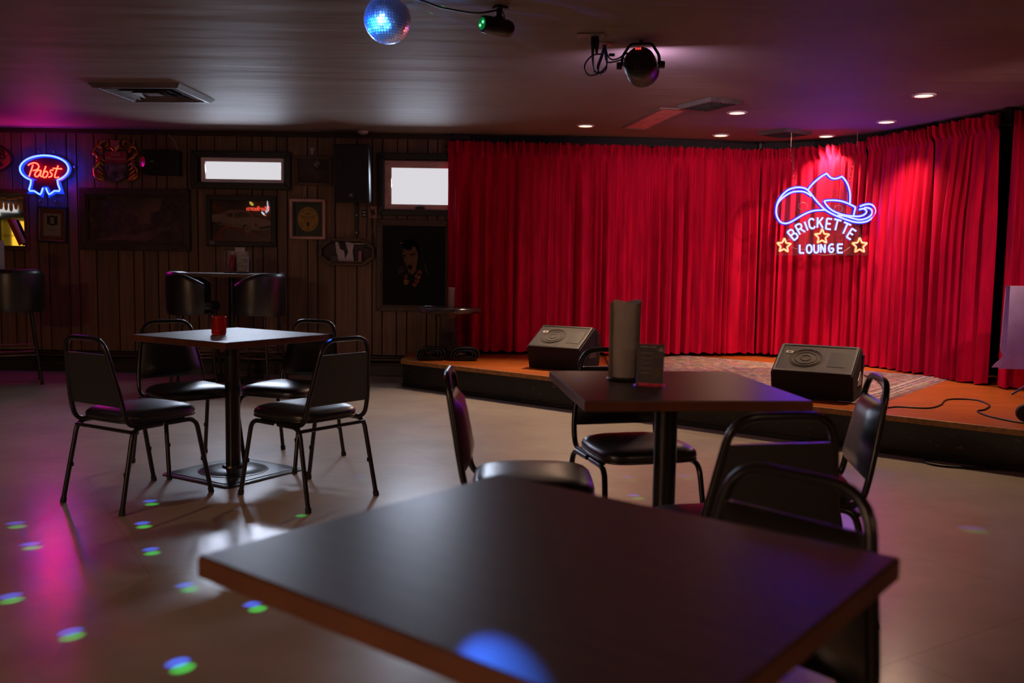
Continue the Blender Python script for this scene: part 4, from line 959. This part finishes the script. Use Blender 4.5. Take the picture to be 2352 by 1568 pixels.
# black accessory at the right edge and cloth on a stand
p = gp(2345, 968, SH)
t = thing('pedal_case', 'rounded black case on the deck at right picture edge', 'case', (p.x+.03, p.y, SH), radians(-18))
g = G(); g.tube(fillet([(0, 0, .055), (.06, 0, .085), (.35, 0, .085), (.4, 0, .05)], .03, 4), .045, 14); g.box((.2, 0, .02), (.4, .08, .04)); build('shell', g, m_blackmatte, t, 50)
g = G(); 
for s_ in (-.02, .0, .02): g.tube([(.02, s_, .115), (.1, s_, .133), (.3, s_, .133)], .003, 5)
build('ribs', g, m_black, t)
build('end_wheel', G().lathe([(0, 0), (.05, 0), (.055, .01), (.055, .03), (.05, .04), (0, .04)], 20, cap=False, mat=T(-.005, .02, .055) @ RX90), m_rubber, t, 40)
A_ = wp(2312, 657, 6.6)
t = thing('draped_stand', 'music stand draped in pale grey cloth, right picture edge', 'stand', (A_.x+.36, 6.6, SH), 0)
hh = A_.z-SH
build('pole', G().tube([(0, 0, .02), (0, 0, hh-.02)], .012, 8), m_black, t)
for k in range(3): a = 2*pi*k/3+.5; build('leg', G().tube([(0, 0, .2), (.24*cos(a), .24*sin(a), .008)], .008, 6), m_black, t)
build('desk', G().box((0, .02, hh-.12), (.62, .012, .24)), m_black, t)
g = G(); NX, NZ = 24, 20; V = []
for j in range(NZ+1):
    v = j/NZ; z_ = hh+.003-v*.60
    for i in range(NX+1):
        u = i/NX*2-1; fl = .345+.015*v-.028*math.exp(-((v-.86)/.05)**2)+(.05*max(0, v-.88)/.12 if u < 0 else 0)
        V.append((u*fl, -.02-.03*v-.010*sin(u*5+v*2)*v, z_))
F = [(j*(NX+1)+i, j*(NX+1)+i+1, (j+1)*(NX+1)+i+1, (j+1)*(NX+1)+i) for j in range(NZ) for i in range(NX)]
# cloth has a front, a top fold and a back
n0 = len(V); V += [(x_, -y_*.3+.03, z_) for x_, y_, z_ in V[:n0]]
F += [tuple(n0+k for k in f[::-1]) for f in F]
F += [(i, n0+i, n0+i+1, i+1) for i in range(NX)]
o = build('cloth', g.add(V, F), mat('pale_cloth', (.5, .44, .46), .85, var=.08, bump=.15, bscale=120), t, 60)

# ---------------------------------------------------------------- hat neon sign, hung in front of the curtain
YH = 8.55
def hp(x_, y_): return wp(1740+x_/6.534, 360+y_/6.534, YH)
c0 = hp(960, 1480); base = Vector((c0.x, YH, c0.z))
t = thing('hat_neon_sign', 'neon cowboy hat sign reading BRICKETTE LOUNGE with three stars', 'neon sign', tuple(base))
def HL(q, y=0): p_ = hp(*q); return Vector((p_.x-base.x, y, p_.z-base.z))
m_led = emis('led_white_blue', (.76, .82, 32.0), 1.0); m_halo = emis('led_halo_blue', (.06, .05, 1.6), .55)  # halo glow is put into wider emissive tubes set behind the strokes
m_txt = emis('led_white', (.86, .88, 2.4), 1.0); m_txtj = emis('led_white_halo', (.25, .26, .9), .5)
m_star = emis('led_amber', (5.0, .82, .5), 1.0); m_starj = emis('led_amber_halo', (1.0, .22, .01), .6)
STK = [
 [(752, 490), (800, 430), (870, 360), (950, 297), (1030, 252)], [(1030, 252), (1055, 285), (1090, 315), (1140, 331), (1200, 322), (1258, 296)], [(1258, 296), (1320, 370), (1360, 460), (1380, 570), (1378, 700)],
 [(280, 735), (310, 655), (370, 570), (450, 500), (540, 467), (620, 460), (690, 472), (745, 502), (795, 560), (850, 632), (920, 712), (990, 782), (1060, 830), (1170, 885), (1300, 935), (1430, 975), (1540, 985), (1640, 965), (1710, 915), (1750, 850), (1755, 790), (1730, 740), (1690, 715), (1640, 712), (1580, 725), (1525, 745)],
 [(800, 592), (750, 555), (690, 528), (620, 520), (520, 530), (430, 572), (340, 645), (290, 715), (274, 790), (276, 860), (300, 930), (340, 980), (400, 1000), (470, 988), (560, 940), (660, 880), (760, 832), (860, 806), (1005, 798)],
 [(990, 665), (1060, 655), (1160, 655), (1260, 670), (1360, 706), (1460, 757)], [(1460, 757), (1432, 888)],
 [(990, 665), (1030, 730), (1090, 790), (1180, 840), (1290, 875), (1430, 892), (1520, 893), (1590, 870), (1625, 830), (1610, 795), (1570, 780), (1515, 795)],
 [(1190, 882), (1300, 890), (1420, 925), (1520, 945), (1610, 930), (1680, 890), (1710, 840), (1695, 790), (1650, 768), (1590, 764)],
]
g, gj = G(), G()
for s_ in STK:
    P = [HL((q.x, q.y)) for q in spline(s_, 4)]
    g.tube([p_+Vector((0, -.014, 0)) for p_ in P], .0088, 7); gj.tube([p_+Vector((0, -.002, 0)) for p_ in P], .0165, 7)
build('hat_tube', g, m_led, t, 60); build('hat_tube_halo', gj, m_halo, t, 60)
FONT = {
 'B': [[(0, 0), (0, 1), (.55, 1), (.72, .87), (.72, .65), (.55, .53), (0, .53)], [(.55, .53), (.8, .4), (.8, .14), (.6, 0), (0, 0)]],
 'R': [[(0, 0), (0, 1), (.55, 1), (.78, .86), (.78, .64), (.55, .5), (0, .5)], [(.4, .5), (.8, 0)]],
 'I': [[(.4, 0), (.4, 1)]], 'C': [[(.8, .82), (.6, 1), (.25, 1), (0, .78), (0, .22), (.25, 0), (.6, 0), (.8, .18)]],
 'K': [[(0, 0), (0, 1)], [(.75, 1), (.05, .42)], [(.25, .58), (.78, 0)]], 'E': [[(.7, 1), (0, 1), (0, 0), (.7, 0)], [(0, .52), (.6, .52)]],
 'T': [[(-.05, 1), (.85, 1)], [(.4, 1), (.4, 0)]], 'L': [[(0, 1), (0, 0), (.7, 0)]],
 'O': [[(.4, 1), (.12, .9), (0, .6), (0, .4), (.12, .1), (.4, 0), (.68, .1), (.8, .4), (.8, .6), (.68, .9), (.4, 1)]],
 'U': [[(0, 1), (0, .3), (.15, .05), (.4, 0), (.65, .05), (.8, .3), (.8, 1)]], 'N': [[(0, 0), (0, 1), (.75, 0), (.75, 1)]],
 'G': [[(.75, .95), (.4, 1), (.1, .8), (0, .5), (.08, .2), (.35, 0), (.65, .08), (.78, .35), (.7, .5), (.3, .48)]]}
def letters(rows, parent):
    for ch, cx_, cy_, rot, H_, W_ in rows:
        g, gj = G(), G(); a = radians(rot)
        for st in FONT[ch]:
            P = []
            for u, v in st:
                x_, y_ = (u-.4)*W_, -(v-.5)*H_; P.append(HL((cx_+x_*cos(a)-y_*sin(a), cy_+x_*sin(a)+y_*cos(a))))
            P = fillet(P, .006, 2)
            g.tube([p_+Vector((0, -.014, 0)) for p_ in P], .0082, 6); gj.tube([p_+Vector((0, -.002, 0)) for p_ in P], .0125, 6)
        o = build('letter', g, m_txt, parent, 60); build('letter_halo', gj, m_txtj, o, 60)  # wider tube behind glows as the letter's halo
letters([('B', 525, 1165, -40, 160, 105), ('R', 632, 1080, -29, 150, 105), ('I', 722, 1040, -21, 140, 90), ('C', 808, 1003, -10, 145, 100), ('K', 935, 988, 2, 155, 105), ('E', 1068, 1008, 7, 155, 105), ('T', 1178, 1025, 14, 160, 120), ('T', 1310, 1078, 24, 165, 125), ('E', 1405, 1162, 33, 150, 105)], t)
letters([('L', 662, 1380, 0, 125, 90), ('O', 768, 1382, 0, 125, 95), ('U', 873, 1378, 0, 125, 85), ('N', 975, 1375, 0, 125, 85), ('G', 1098, 1373, 0, 125, 95), ('E', 1238, 1375, 0, 125, 105)], t)
for (cx_, cy_, r, a0) in ((392, 1332, 112, 3), (962, 1198, 118, 1), (1526, 1332, 120, 0)):
    P = []
    for k in range(10):
        a = radians(-90+36*k+a0); q = r if k % 2 == 0 else r*.45; P.append(HL((cx_+q*cos(a), cy_+q*sin(a))))
    P = fillet(P+[P[0]], .008, 2); g, gj = G(), G()
    g.tube([p_+Vector((0, -.014, 0)) for p_ in P], .0072, 6); gj.tube([p_+Vector((0, -.002, 0)) for p_ in P], .0125, 6)
    o = build('star', g, m_star, t, 60); build('star_halo', gj, m_starj, o, 60)  # emissive backing tube stands for the star's halo
outl = [(255, 720), (300, 600), (450, 450), (620, 430), (760, 470), (1020, 225), (1150, 290), (1270, 265), (1400, 470), (1410, 690), (1500, 730), (1640, 690), (1760, 740), (1790, 830), (1740, 930), (1620, 1010), (1540, 1030), (1560, 1150), (1600, 1260), (1665, 1280), (1660, 1480), (270, 1480), (275, 1270), (420, 1180), (440, 1030), (330, 1010), (260, 880)]
g = G(); g.prism([(HL(q).x, HL(q).z) for q in outl], .01, .014); build('acrylic_plate', g, m_acrylic, t)
g = G()
for k, (a, b) in enumerate((((690, 740), 70), ((1225, 775), 62))): g.tube([HL((a[0]+b*cos(2*pi*i/14), a[1]+b*.8*sin(2*pi*i/14)), .018) for i in range(14)], .003, 5, True)
g.tube([p_ for p_ in spline([HL(q, .018) for q in [(480, 1350), (600, 1380), (760, 1400), (950, 1470), (1150, 1460), (1300, 1420), (1400, 1350)]], 4)], .002, 5)
g.tube([p_ for p_ in spline([HL(q, .018) for q in [(420, 1270), (520, 1220), (640, 1170), (740, 1130)]], 4)], .002, 5)
build('wiring', g, mat('pale_wire', (.45, .3, .28), .5), t, 60)
def chain(label, a, b, link=.03, r=.002):
    a, b = Vector(a), Vector(b); n = int((b-a).length/(link*.75)); d = (b-a).normalized(); side = d.orthogonal().normalized(); g = G()
    for i in range(n):
        c = a+(b-a)*((i+.5)/n); s_ = side if i % 2 else d.cross(side)
        g.tube([c+d*(link/2*cos(2*pi*k/8))+s_*(link*.28*sin(2*pi*k/8)) for k in range(8)], r, 4, True)
    return tag(build('hanging_chain', g, m_chrome, None, 60), label, 'chain', None)
chain('thin chain from the ceiling to the left of the hat sign', HL((575, 445))+base, HL((500, -150))+base+Vector((0, .0, 0)))
chain('thin chain from the ceiling to the right of the hat sign', HL((1370, 400))+base, HL((1490, -150))+base)
for q in ((500, -150), (1490, -150)):
    c = HL(q)+base
    tag(build('chain_hook', G().tube([c, c+Vector((0, 0, .02)), (c.x, c.y, 2.438)], .003, 6), m_chrome), 'thin hook wire holding the %s chain of the hat sign' % ('left' if q[0] < 900 else 'right'), 'hook')

# ---------------------------------------------------------------- ceiling
m_lens = emis('downlight_lens', (4.5, 2.3, 1.5), 1.0)
DL = [((1345, 288), 'recessed downlight farthest left over the stage', 340), ((1693, 258), 'recessed downlight between the two small ceiling vents', 45), ((1656, 310), 'recessed downlight close to the curtain, left of the sign', 60),
      ((1888, 317), 'recessed downlight directly above the hat sign', 200), ((2036, 279), 'recessed downlight right of the hat sign', 130), ((2122, 218), 'recessed downlight nearest the right picture edge, largest', 150)]
for (q, lb, en) in DL:
    p = gp(*q, ZC)
    if q == (1888, 317): p = Vector((3.0, 8.93, ZC))
    t = thing('recessed_downlight', lb, 'ceiling light', (p.x, p.y, ZC), 0, 'recessed stage downlights')
    build('trim_ring', G().lathe([(.062, -.002), (.085, -.0), (.083, -.008), (.066, -.01), (.062, -.002)], 28, cap=False), m_white, t, 40)
    build('lens', G().lathe([(0, -.006), (.05, -.006), (.064, -.003), (.064, -.001)], 28, cap=False), m_lens, t, 40)
    l = light('downlight_lamp', 'SPOT', (p.x, p.y, ZC-.02), {1345: (-.25, 6.9, 0), 1693: (1.5, 5.9, 0), 1656: (1.8, 7.6, 0), 2122: (2.75, 6.0, 0)}.get(q[0], (p.x, p.y, 0)), en, (1, .66, .42), spot_size=radians(84 if q[0] < 1700 else 110), spot_blend=1.0, shadow_soft_size=.05)
def diffuser(label, c, ang, s_):
    t = thing('ceiling_diffuser', label, 'vent', (c[0], c[1], ZC), ang)
    m_ = mat('diffuser_metal', (.13, .105, .1), .55, var=.15); mdark = m_blackmatte
    def ringf(g, a, b, za, zb):
        V = [(i*a, j*a, za) for i, j in ((-1, -1), (1, -1), (1, 1), (-1, 1))]+[(i*b, j*b, zb) for i, j in ((-1, -1), (1, -1), (1, 1), (-1, 1))]
        V += [(x_*.995, y_*.995, z_+.004) for x_, y_, z_ in V]
        g.add(V, [(i, (i+1) % 4, 4+(i+1) % 4, 4+i) for i in range(4)]+[(8+i, 12+i, 12+(i+1) % 4, 8+(i+1) % 4) for i in range(4)]+[(4+i, 4+(i+1) % 4, 12+(i+1) % 4, 12+i) for i in range(4)]+[(i, 8+i, 8+(i+1) % 4, (i+1) % 4) for i in range(4)])
        return g
    build('flange', ringf(ringf(G(), s_, s_*.92, -.001, -.03), s_*.92, s_*.84, -.03, -.031), m_, t)
    build('backing', G().box((0, 0, -.003), (s_*1.7, s_*1.7, .002)), mdark, t)
    for k in range(3):
        a = s_*(.8-.22*k); build('louvre_ring', ringf(G(), a, a*.74, -.032, -.008), m_, t)
    build('centre_plate', G().box((0, 0, -.022), (s_*.34, s_*.34, .004)), m_, t)
    return t
diffuser('large square air diffuser in the ceiling at upper left', (-2.78, 7.13), radians(-3), .345)
def register(label, px, drop):
    P = [gp(*q, ZC) for q in px]; c = sum(P, Vector())/4; e1 = (P[1]-P[0]+P[2]-P[3])/2; e2 = (P[3]-P[0]+P[2]-P[1])/2
    t = thing('ceiling_register', label, 'vent', (c.x, c.y, ZC), atan2(e1.y, e1.x), 'small ceiling air registers'); a, b = e1.length/2, e2.length/2
    m_ = bpy.data.materials.get('register_metal') or mat('register_metal', (.1, .08, .075), .45, var=.15)
    V = [(i*a, j*b, -.001) for i, j in ((-1, -1), (1, -1), (1, 1), (-1, 1))]+[(i*a*.94, j*b*.94, -drop) for i, j in ((-1, -1), (1, -1), (1, 1), (-1, 1))]+[(i*a*.84, j*b*.84, -drop) for i, j in ((-1, -1), (1, -1), (1, 1), (-1, 1))]
    build('housing', G().add(V, [(i, (i+1) % 4, 4+(i+1) % 4, 4+i) for i in range(4)]+[(4+i, 4+(i+1) % 4, 8+(i+1) % 4, 8+i) for i in range(4)]), m_, t)
    build('throat', G().box((0, 0, -.006), (a*1.7, b*1.7, .004)), m_blackmatte, t)
    for k in range(6):
        y_ = b*(-.7+.28*k); g = G(); g.box((0, 0, 0), (a*1.68, b*.14, .003), mat=T(0, y_, -drop+.003) @ Matrix.Rotation(radians(25), 4, 'X')); build('blade', g, m_, t)
register('small ceiling register beside the reddish light panel', [(1570, 240), (1650, 218), (1686, 233), (1610, 250)], .032)
register('small ceiling register above left of the hat sign', [(1753, 301), (1826, 292), (1847, 304), (1785, 313)], .032)
P = [gp(*q, ZC) for q in [(1428, 294), (1519, 247), (1584, 249), (1484, 295)]]; c = sum(P, Vector())/4; e1 = P[1]-P[0]
t = thing('ceiling_light_panel', 'long unlit ribbed light panel in ceiling above left curtain', 'ceiling light', (c.x, c.y, ZC), atan2(e1.y, e1.x))
L_, W_ = 1.15, .25
build('frame', G().box((0, W_/2-.012, -.006), (L_, .024, .012)).box((0, -W_/2+.012, -.006), (L_, .024, .012)).box((L_/2-.012, 0, -.006), (.024, W_-.05, .012)).box((-L_/2+.012, 0, -.006), (.024, W_-.05, .012)), mat('panel_frame', (.2, .15, .14), .5), t)
g = G(); n = 48; V = []
for i in range(n+1): V += [(-L_/2+.024+(L_-.048)*i/n, s_*(W_/2-.024), -.006-.004*(i % 2)) for s_ in (-1, 1)]
g.add(V, [(2*i, 2*i+1, 2*i+3, 2*i+2) for i in range(n)]); build('ribbed_lens', g, mat('amber_lens', (.55, .24, .19), .3, var=.12), t)
p = gp(836, 303, ZC)
t = thing('smoke_detector', 'small white smoke detector on ceiling edge near the loudspeaker', 'detector', (p.x, min(p.y, 9.1), ZC))
build('body', G().lathe([(0, -.03), (.03, -.03), (.05, -.02), (.055, -.001)], 24, cap=False), m_white, t, 40)
build('indicator', G().lathe([(0, -.033), (.004, -.033), (.004, -.028)], 8, cap=False, mat=T(.02, 0, 0)), mat('led_red_dark', (.3, .02, .02), .4), t)

# mirror ball
BC = wp(890, 46, 4.35); BR = .108
t = thing('mirror_ball', 'mirror ball hanging from ceiling, lit bright blue', 'mirror ball', (BC.x, BC.y, BC.z))
build('core', G().lathe([(max(.0001, (BR-.004)*sin(pi*i/16)), -(BR-.004)*cos(pi*i/16)) for i in range(17)], 32, cap=False), m_black, t, 60)
g = G(); nb = 26; rnd = random.Random(3)
for j in range(nb):
    th = pi*(j+.5)/nb; nr = max(4, int(2*pi*sin(th)*BR/(pi*BR/nb)))
    for i in range(nr):
        ph = 2*pi*(i+.5*(j % 2)*0)/nr; N = Vector((sin(th)*cos(ph), sin(th)*sin(ph), cos(th)))
        e = Vector((-sin(ph), cos(ph), 0)); d = N.cross(e); N2 = (N+e*rnd.uniform(-.07, .07)+d*rnd.uniform(-.07, .07)).normalized(); e2 = (e-N2*e.dot(N2)).normalized(); d2 = N2.cross(e2)
        s_ = pi*BR/nb*.43; c = N*BR; V = [c+e2*s_*a+d2*s_*b for a, b in ((-1, -1), (1, -1), (1, 1), (-1, 1))]
        V += [q-N2*.002 for q in V]
        g.add(V, [(0, 1, 2, 3), (0, 4, 5, 1), (1, 5, 6, 2), (2, 6, 7, 3), (3, 7, 4, 0)])
tag(build('mirror_tiles', g, mat('mirror_tile', (.85, .88, .92), .34, 1, var=.05, scale=40), t), kind='stuff')
build('cap', G().lathe([(0, .03), (.012, .03), (.012, 0), (.03, -.004), (.03, -.01)], 16, cap=False, mat=T(0, 0, BR+.004)), m_steel, t, 40)
build('hanging_rod', G().tube([(0, 0, BR+.03), (0, 0, ZC-BC.z-.03)], .003, 6), m_steel, t)
build('motor', G().box((0, 0, ZC-BC.z-.02), (.09, .09, .038)), m_black, t, bevel=.006)
# unseen spots added around the ball to fill its tiles with colour
for q, e_, c_ in (((-4.6, 4.2, 1.9), 700, (.004, .1, 1)), ((-4.2, 2.8, 1.2), 700, (.006, .13, 1)), ((-3.4, 1.2, 2.1), 700, (.004, .1, 1)), ((-3.2, 1.0, 1.0), 700, (.01, .2, 1)), ((-1.6, .3, 1.5), 600, (.01, .16, 1)),
                  ((-1.6, .4, .5), 520, (.02, .3, 1)), ((-2.8, 3.4, .3), 480, (.02, .3, 1)), ((-2.4, .5, 1.75), 700, (.25, .5, 1)), ((-.6, 2.2, .1), 300, (.03, .3, 1)), ((-3.6, 6.2, 1.3), 700, (.004, .12, 1))):
    light('ball_fill_spot', 'SPOT', q, BC, e_, c_, spot_size=2.3*math.atan(BR/(Vector(q)-BC).length), spot_blend=.2, shadow_soft_size=.05)
light('ball_fill_spot', 'SPOT', (2.6, 7.6, 1.2), BC, 60, (1, .25, .12), spot_size=radians(5), spot_blend=.3, shadow_soft_size=.05)
# light flecks thrown down by single mirror tiles: blue with green beside it
DOTS = [((345, 1150), 1), ((327, 1201), 1.2), ((36, 1201), .8), ((70, 1249), .9), ((346, 1261), 1.1), ((24, 1368), 1), ((425, 1343), .9), ((580, 1387), 1.1), ((162, 1450), 1), ((408, 1521), 1.4), ((680, 1176), .7),
        ((1440, 1095), .22), ((1455, 1137), .4), ((1300, 1060), .25), ((1345, 1086), .25), ((1570, 1092), .2), ((2230, 1212), .22), ((1105, 1024), .2), ((825, 1095), .25), ((1158, 1560, .765), .7), ((1330, 873, .765), .5)]
for (q, k) in DOTS:
    zf = q[2] if len(q) > 2 else 0; p = gp(q[0], q[1], zf); d = (p-BC).normalized(); o_ = BC+d*(BR+.03); D = (p-o_).length
    sd = d.cross(Vector((0, 0, 1))).normalized(); fw = Vector((d.x, d.y, 0)).normalized()
    off_ = sd*(-.018 if q[0] > 340 else -.006)-Vector((0, .03, 0))
    pg = gp(q[0]+(12 if q[0] > 380 else 4), q[1]+9*(q[1]/1250)**2, zf)
    light('fleck_blue', 'SPOT', o_, p, 900*k*(D/2.9)**2, (.03, .12, 1), spot_size=radians(1.7), spot_blend=1.0, shadow_soft_size=.0)
    light('fleck_green', 'SPOT', o_, pg, (420 if zf == 0 else 40)*k*(D/2.9)**2, (.04, 1, .14), spot_size=radians(1.7), spot_blend=1.0, shadow_soft_size=.0)
for q in ((990, 30), (1052, 11), (1018, 15)):
    p = gp(*q, ZC); d = (p-BC).normalized(); light('fleck_green', 'SPOT', BC+d*(BR+.02), p, 14, (.1, 1, .25), spot_size=radians(2.2), spot_blend=.8, shadow_soft_size=.0)

# small laser projector
LC = wp(1141, 61, 4.62)
t = thing('laser_projector', 'small black light projector with green lens under the ceiling', 'projector', (LC.x, LC.y, LC.z), radians(36))
RY = Matrix.Rotation(pi/2, 4, 'Y')
build('body', G().lathe([(.0, -.088), (.032, -.088), (.040, -.083), (.043, -.06), (.043, .06), (.038, .08), (.028, .09), (0, .092)], 24, mat=RY, cap=False), mat('projector_black', (.014, .009, .009), .35), t, 40)
build('lens', G().lathe([(.0, -.090), (.029, -.090), (.031, -.086)], 20, mat=RY, cap=False), mat('lens_green', (.0, .12, .03), .2, emit=(0, 1, .2), es=.12), t, 40)
for dy, dz in ((-.012, .006), (.012, -.006)): build('green_emitter', G().lathe([(0, -.095), (.006, -.094), (.008, -.09)], 12, mat=T(0, dy, dz) @ RY, cap=False), emis('laser_green', (.25, 1.2, .5), 1), t)
build('yoke', G().box((0.012, 0, .045), (.04, .03, .012)).box((.014, 0, .085), (.022, .022, .08)), m_black, t, bevel=.003)
build('ceiling_mount', G().box((.02, 0, ZC-LC.z-.006), (.06, .05, .012)), m_black, t)
build('tail_wire', G().tube(spline([(.02, .012, .1), (.05, .012, .07), (.055, .01, .02), (.05, .01, .0)], 4), .003, 6), m_cable, t)
q = [wp(1150, 22, 4.62), wp(1100, 30, 4.6), wp(1055, 25, 4.58), wp(1010, 16, 4.55), wp(975, 3, 4.5), wp(945, -6, 4.45), BC+Vector((.04, 0, ZC-BC.z-.02))]
tag(build('ceiling_cable', G().tube(spline(q, 5), .005, 7), m_cable, None, 60), 'black cable slung along ceiling from mirror ball to projector', 'cable')

# par can with yoke, seen from behind
PC = wp(1471, 150, 5.27)
t = thing('par_light', 'black par can stage light hanging from yoke, red display', 'stage light', (PC.x, PC.y, PC.z))
ax = (Vector((1.9, 9.3, 1.75))-PC).normalized(); M_ = ax.to_track_quat('Z', 'Y').to_matrix().to_4x4()
build('body', G().lathe([(0, -.09), (.052, -.088), (.076, -.075), (.09, -.045), (.093, .0), (.09, .08), (.094, .09), (.094, .105)], 28, mat=M_, cap=False), mat('par_black', (.012, .011, .011), .4, bump=.1), t, 40)
build('lens', G().lathe([(0, .098), (.091, .098)], 28, mat=M_, cap=False), emis('par_lens', (1.2, .35, .9), 1.0), t)
build('display_panel', G().box((0, .05, -.094), (.06, .03, .006), mat=M_), m_black, t)
for k in (-.011, .0, .012): build('display_digit', G().box((k, .06, -.1), (.006, .010, .004), mat=M_), emis('led_red', (2.5, .1, .08), 1) if k < -.01 else bpy.data.materials['led_red'], t)
for k in range(7): build('cooling_fin', G().box((-.045+.015*k, -.035, -.092), (.004, .05, .012), mat=M_), m_black, t)
cz = ZC-PC.z
g = G(); yk = fillet([(-.105, 0, 0), (-.105, 0, .05), (-.06, 0, cz-.02), (.06, 0, cz-.02), (.105, 0, .05), (.105, 0, 0)], .02, 4); g.tube([M_.to_3x3() @ Vector((p_.x, 0, 0))+Vector((0, 0, p_.z)) if False else Vector((p_.x*.97, -p_.x*.24, p_.z)) for p_ in yk], .008, 8, flat=1.6); build('yoke', g, m_black, t, 50)
for s_ in (-1, 1): build('tilt_knob', G().lathe([(0, 0), (.02, 0), (.022, .008), (.02, .03), (0, .032)], 14, cap=False, mat=T(s_*.105*.97, -s_*.105*.24, 0) @ Matrix.Rotation(s_*pi/2, 4, 'Y')), m_black, t, 40)
build('ceiling_bolt', G().tube([(0, 0, cz-.02), (0, 0, cz-.001)], .012, 8), m_black, t)
# plate, wooden grommet and cable loops left of the par can
p = gp(1357, 80, ZC)
t = thing('ceiling_plate', 'flat ceiling plate with two hanging plugs beside par can', 'plate', (p.x, p.y, ZC), radians(-6))
build('cover_plate', G().box((0, 0, -.004), (.15, .10, .007)), mat('plate_tan', (.2, .16, .14), .5), t, bevel=.002)
for dx in (-.008, .014): build('plug', G().lathe([(.008, 0), (.012, -.01), (.013, -.05), (.008, -.085), (.005, -.1)], 10, mat=T(dx+.02, .01, -.004)), m_black, t, 50)
p2 = gp(1388, 101, ZC)
t = thing('cable_grommet', 'round tan wooden grommet in ceiling beside par can', 'grommet', (p2.x, p2.y, ZC))
build('disc', G().lathe([(0, -.008), (.045, -.008), (.05, -.004), (.05, -.0005)], 24, cap=False), mat('tan_wood', (.42, .19, .09), .5), t, 40)
build('bush', G().lathe([(0, -.014), (.014, -.014), (.016, -.008)], 14, cap=False), m_black, t)
def cc(px, y): return [wp(a, b, y) for a, b in px]
YC = p2.y
loops = [[(1388, 102), (1385, 125), (1376, 150), (1374, 165), (1385, 167), (1393, 155), (1391, 130), (1390, 110)], [(1388, 102), (1380, 130), (1372, 155), (1380, 172)], [(1389, 104), (1394, 125), (1395, 145), (1386, 160), (1376, 166), (1365, 172)],
         [(1381, 124), (1362, 128), (1347, 142), (1342, 158), (1350, 172), (1362, 174), (1378, 168), (1388, 158)], [(1359, 95), (1360, 130), (1363, 155), (1368, 165), (1380, 168)], [(1364, 95), (1363, 130), (1364, 160), (1366, 166)],
         [(1391, 110), (1396, 130), (1406, 138), (1420, 135), (1434, 126), (1445, 122)], [(1389, 108), (1392, 140), (1410, 142), (1436, 134), (1450, 132)]]
g = G()
for i, l_ in enumerate(loops): g.tube(spline([Vector((q.x, q.y+.012*((i % 3)-1)*min(1, k_), q.z)) for k_, q in enumerate(cc(l_, YC))], 5), .0045, 6)
t = thing('cable_loops', 'tangled black cable loops hanging left of the par can', 'cable', (p2.x, p2.y, ZC-.02))
o = build('loops', g, m_cable, t, 60); o.location = -Vector(t.location)
q = wp(1405, 126, YC); build('connector', G().box((q.x-p2.x, q.y-p2.y, q.z-ZC+.02), (.035, .02, .015)), m_black, t, bevel=.004)

# ---------------------------------------------------------------- behind the camera: cigarette neon that the car picture mirrors
t = thing('bar_neon_sign', 'red neon sign with cigarette, seen mirrored in the car picture glass', 'neon sign', (-6.0, YF+.04, 2.17), pi)
g = G(); g.mesh(text_mesh('Marlboro', .15, .006, .95), T(-.02, 0, -.01) @ RX90); build('red_lettering', g, emis('neon_red_bar', (11, 1.0, .5), 1), t)
g = G(); g.tube([(-.16, -.0, -.15), (-.1, 0, -.095)], .008, 6); g.tube([(-.175, 0, -.135), (-.11, 0, -.08)], .008, 6); build('cigarette_tube', g, emis('neon_white_bar', (7, 8, 10), 1), t)
g = G(); g.tube([(-.185, 0, -.165), (-.18, 0, -.155)], .02, 8); build('ember', g, emis('neon_ember', (14, 3, 1), 1), t)
g = G(); g.tube(spline([(.09, 0, .09), (.15, 0, .14), (.17, 0, .12), (.11, 0, .07)], 4, True), .007, 6, True); build('yellow_tube', g, emis('neon_yellow_bar', (9, 7, 1), 1), t)
g = G(); g.tube(spline([(-.21, 0, -.11), (-.27, 0, -.02), (-.25, 0, .08), (-.24, 0, .18)], 5), .008, 6); g.tube(spline([(-.2, 0, -.09), (-.24, 0, 0), (-.245, 0, .08)], 5), .008, 6); build('smoke_tube', g, bpy.data.materials['neon_white_bar'], t)

# added at far left for the mirror's reflection: a bright window and yellow cooler
r = tag(build('window_added', G().frame(1.85, 2.75, 1.78, 2.12, .06, 0, .05), m_frame_black), kind='structure')
build('window_pane', G().box((2.3, .03, 1.95), (.8, .006, .24)), m_pane, r)
r.matrix_world = Matrix(((0, -1, 0, XL+.055), (1, 0, 0, 0), (0, 0, 1, 0), (0, 0, 0, 1)))
t = thing('added_cooler', 'added drink cooler glowing yellow for the bar mirror to reflect', 'cooler', (-8.70, 2.2, 0), pi/2)
build('cabinet', G().box((-.15, 0, .95), (.34, .5, 1.9)).box((.17, .24, .95), (.3, .02, 1.9)).box((.17, -.24, .95), (.3, .02, 1.9)).box((.17, 0, .06), (.3, .46, .12)).box((.17, 0, 1.85), (.3, .46, .1)), m_black, t)
build('lit_back', G().box((.03, 0, .96), (.01, .44, 1.6)), emis('cooler_yellow', (1.6, .9, .06), 1.0), t)
for z_ in (.5, .85, 1.2, 1.5): build('shelf', G().box((.16, 0, z_), (.24, .45, .012)), m_black, t)
build('glass_door', G().box((.325, 0, .98), (.006, .45, 1.65)), m_glasspane, t)
build('door_handle', G().box((.345, -.19, 1.0), (.02, .02, .4)), m_steel, t)
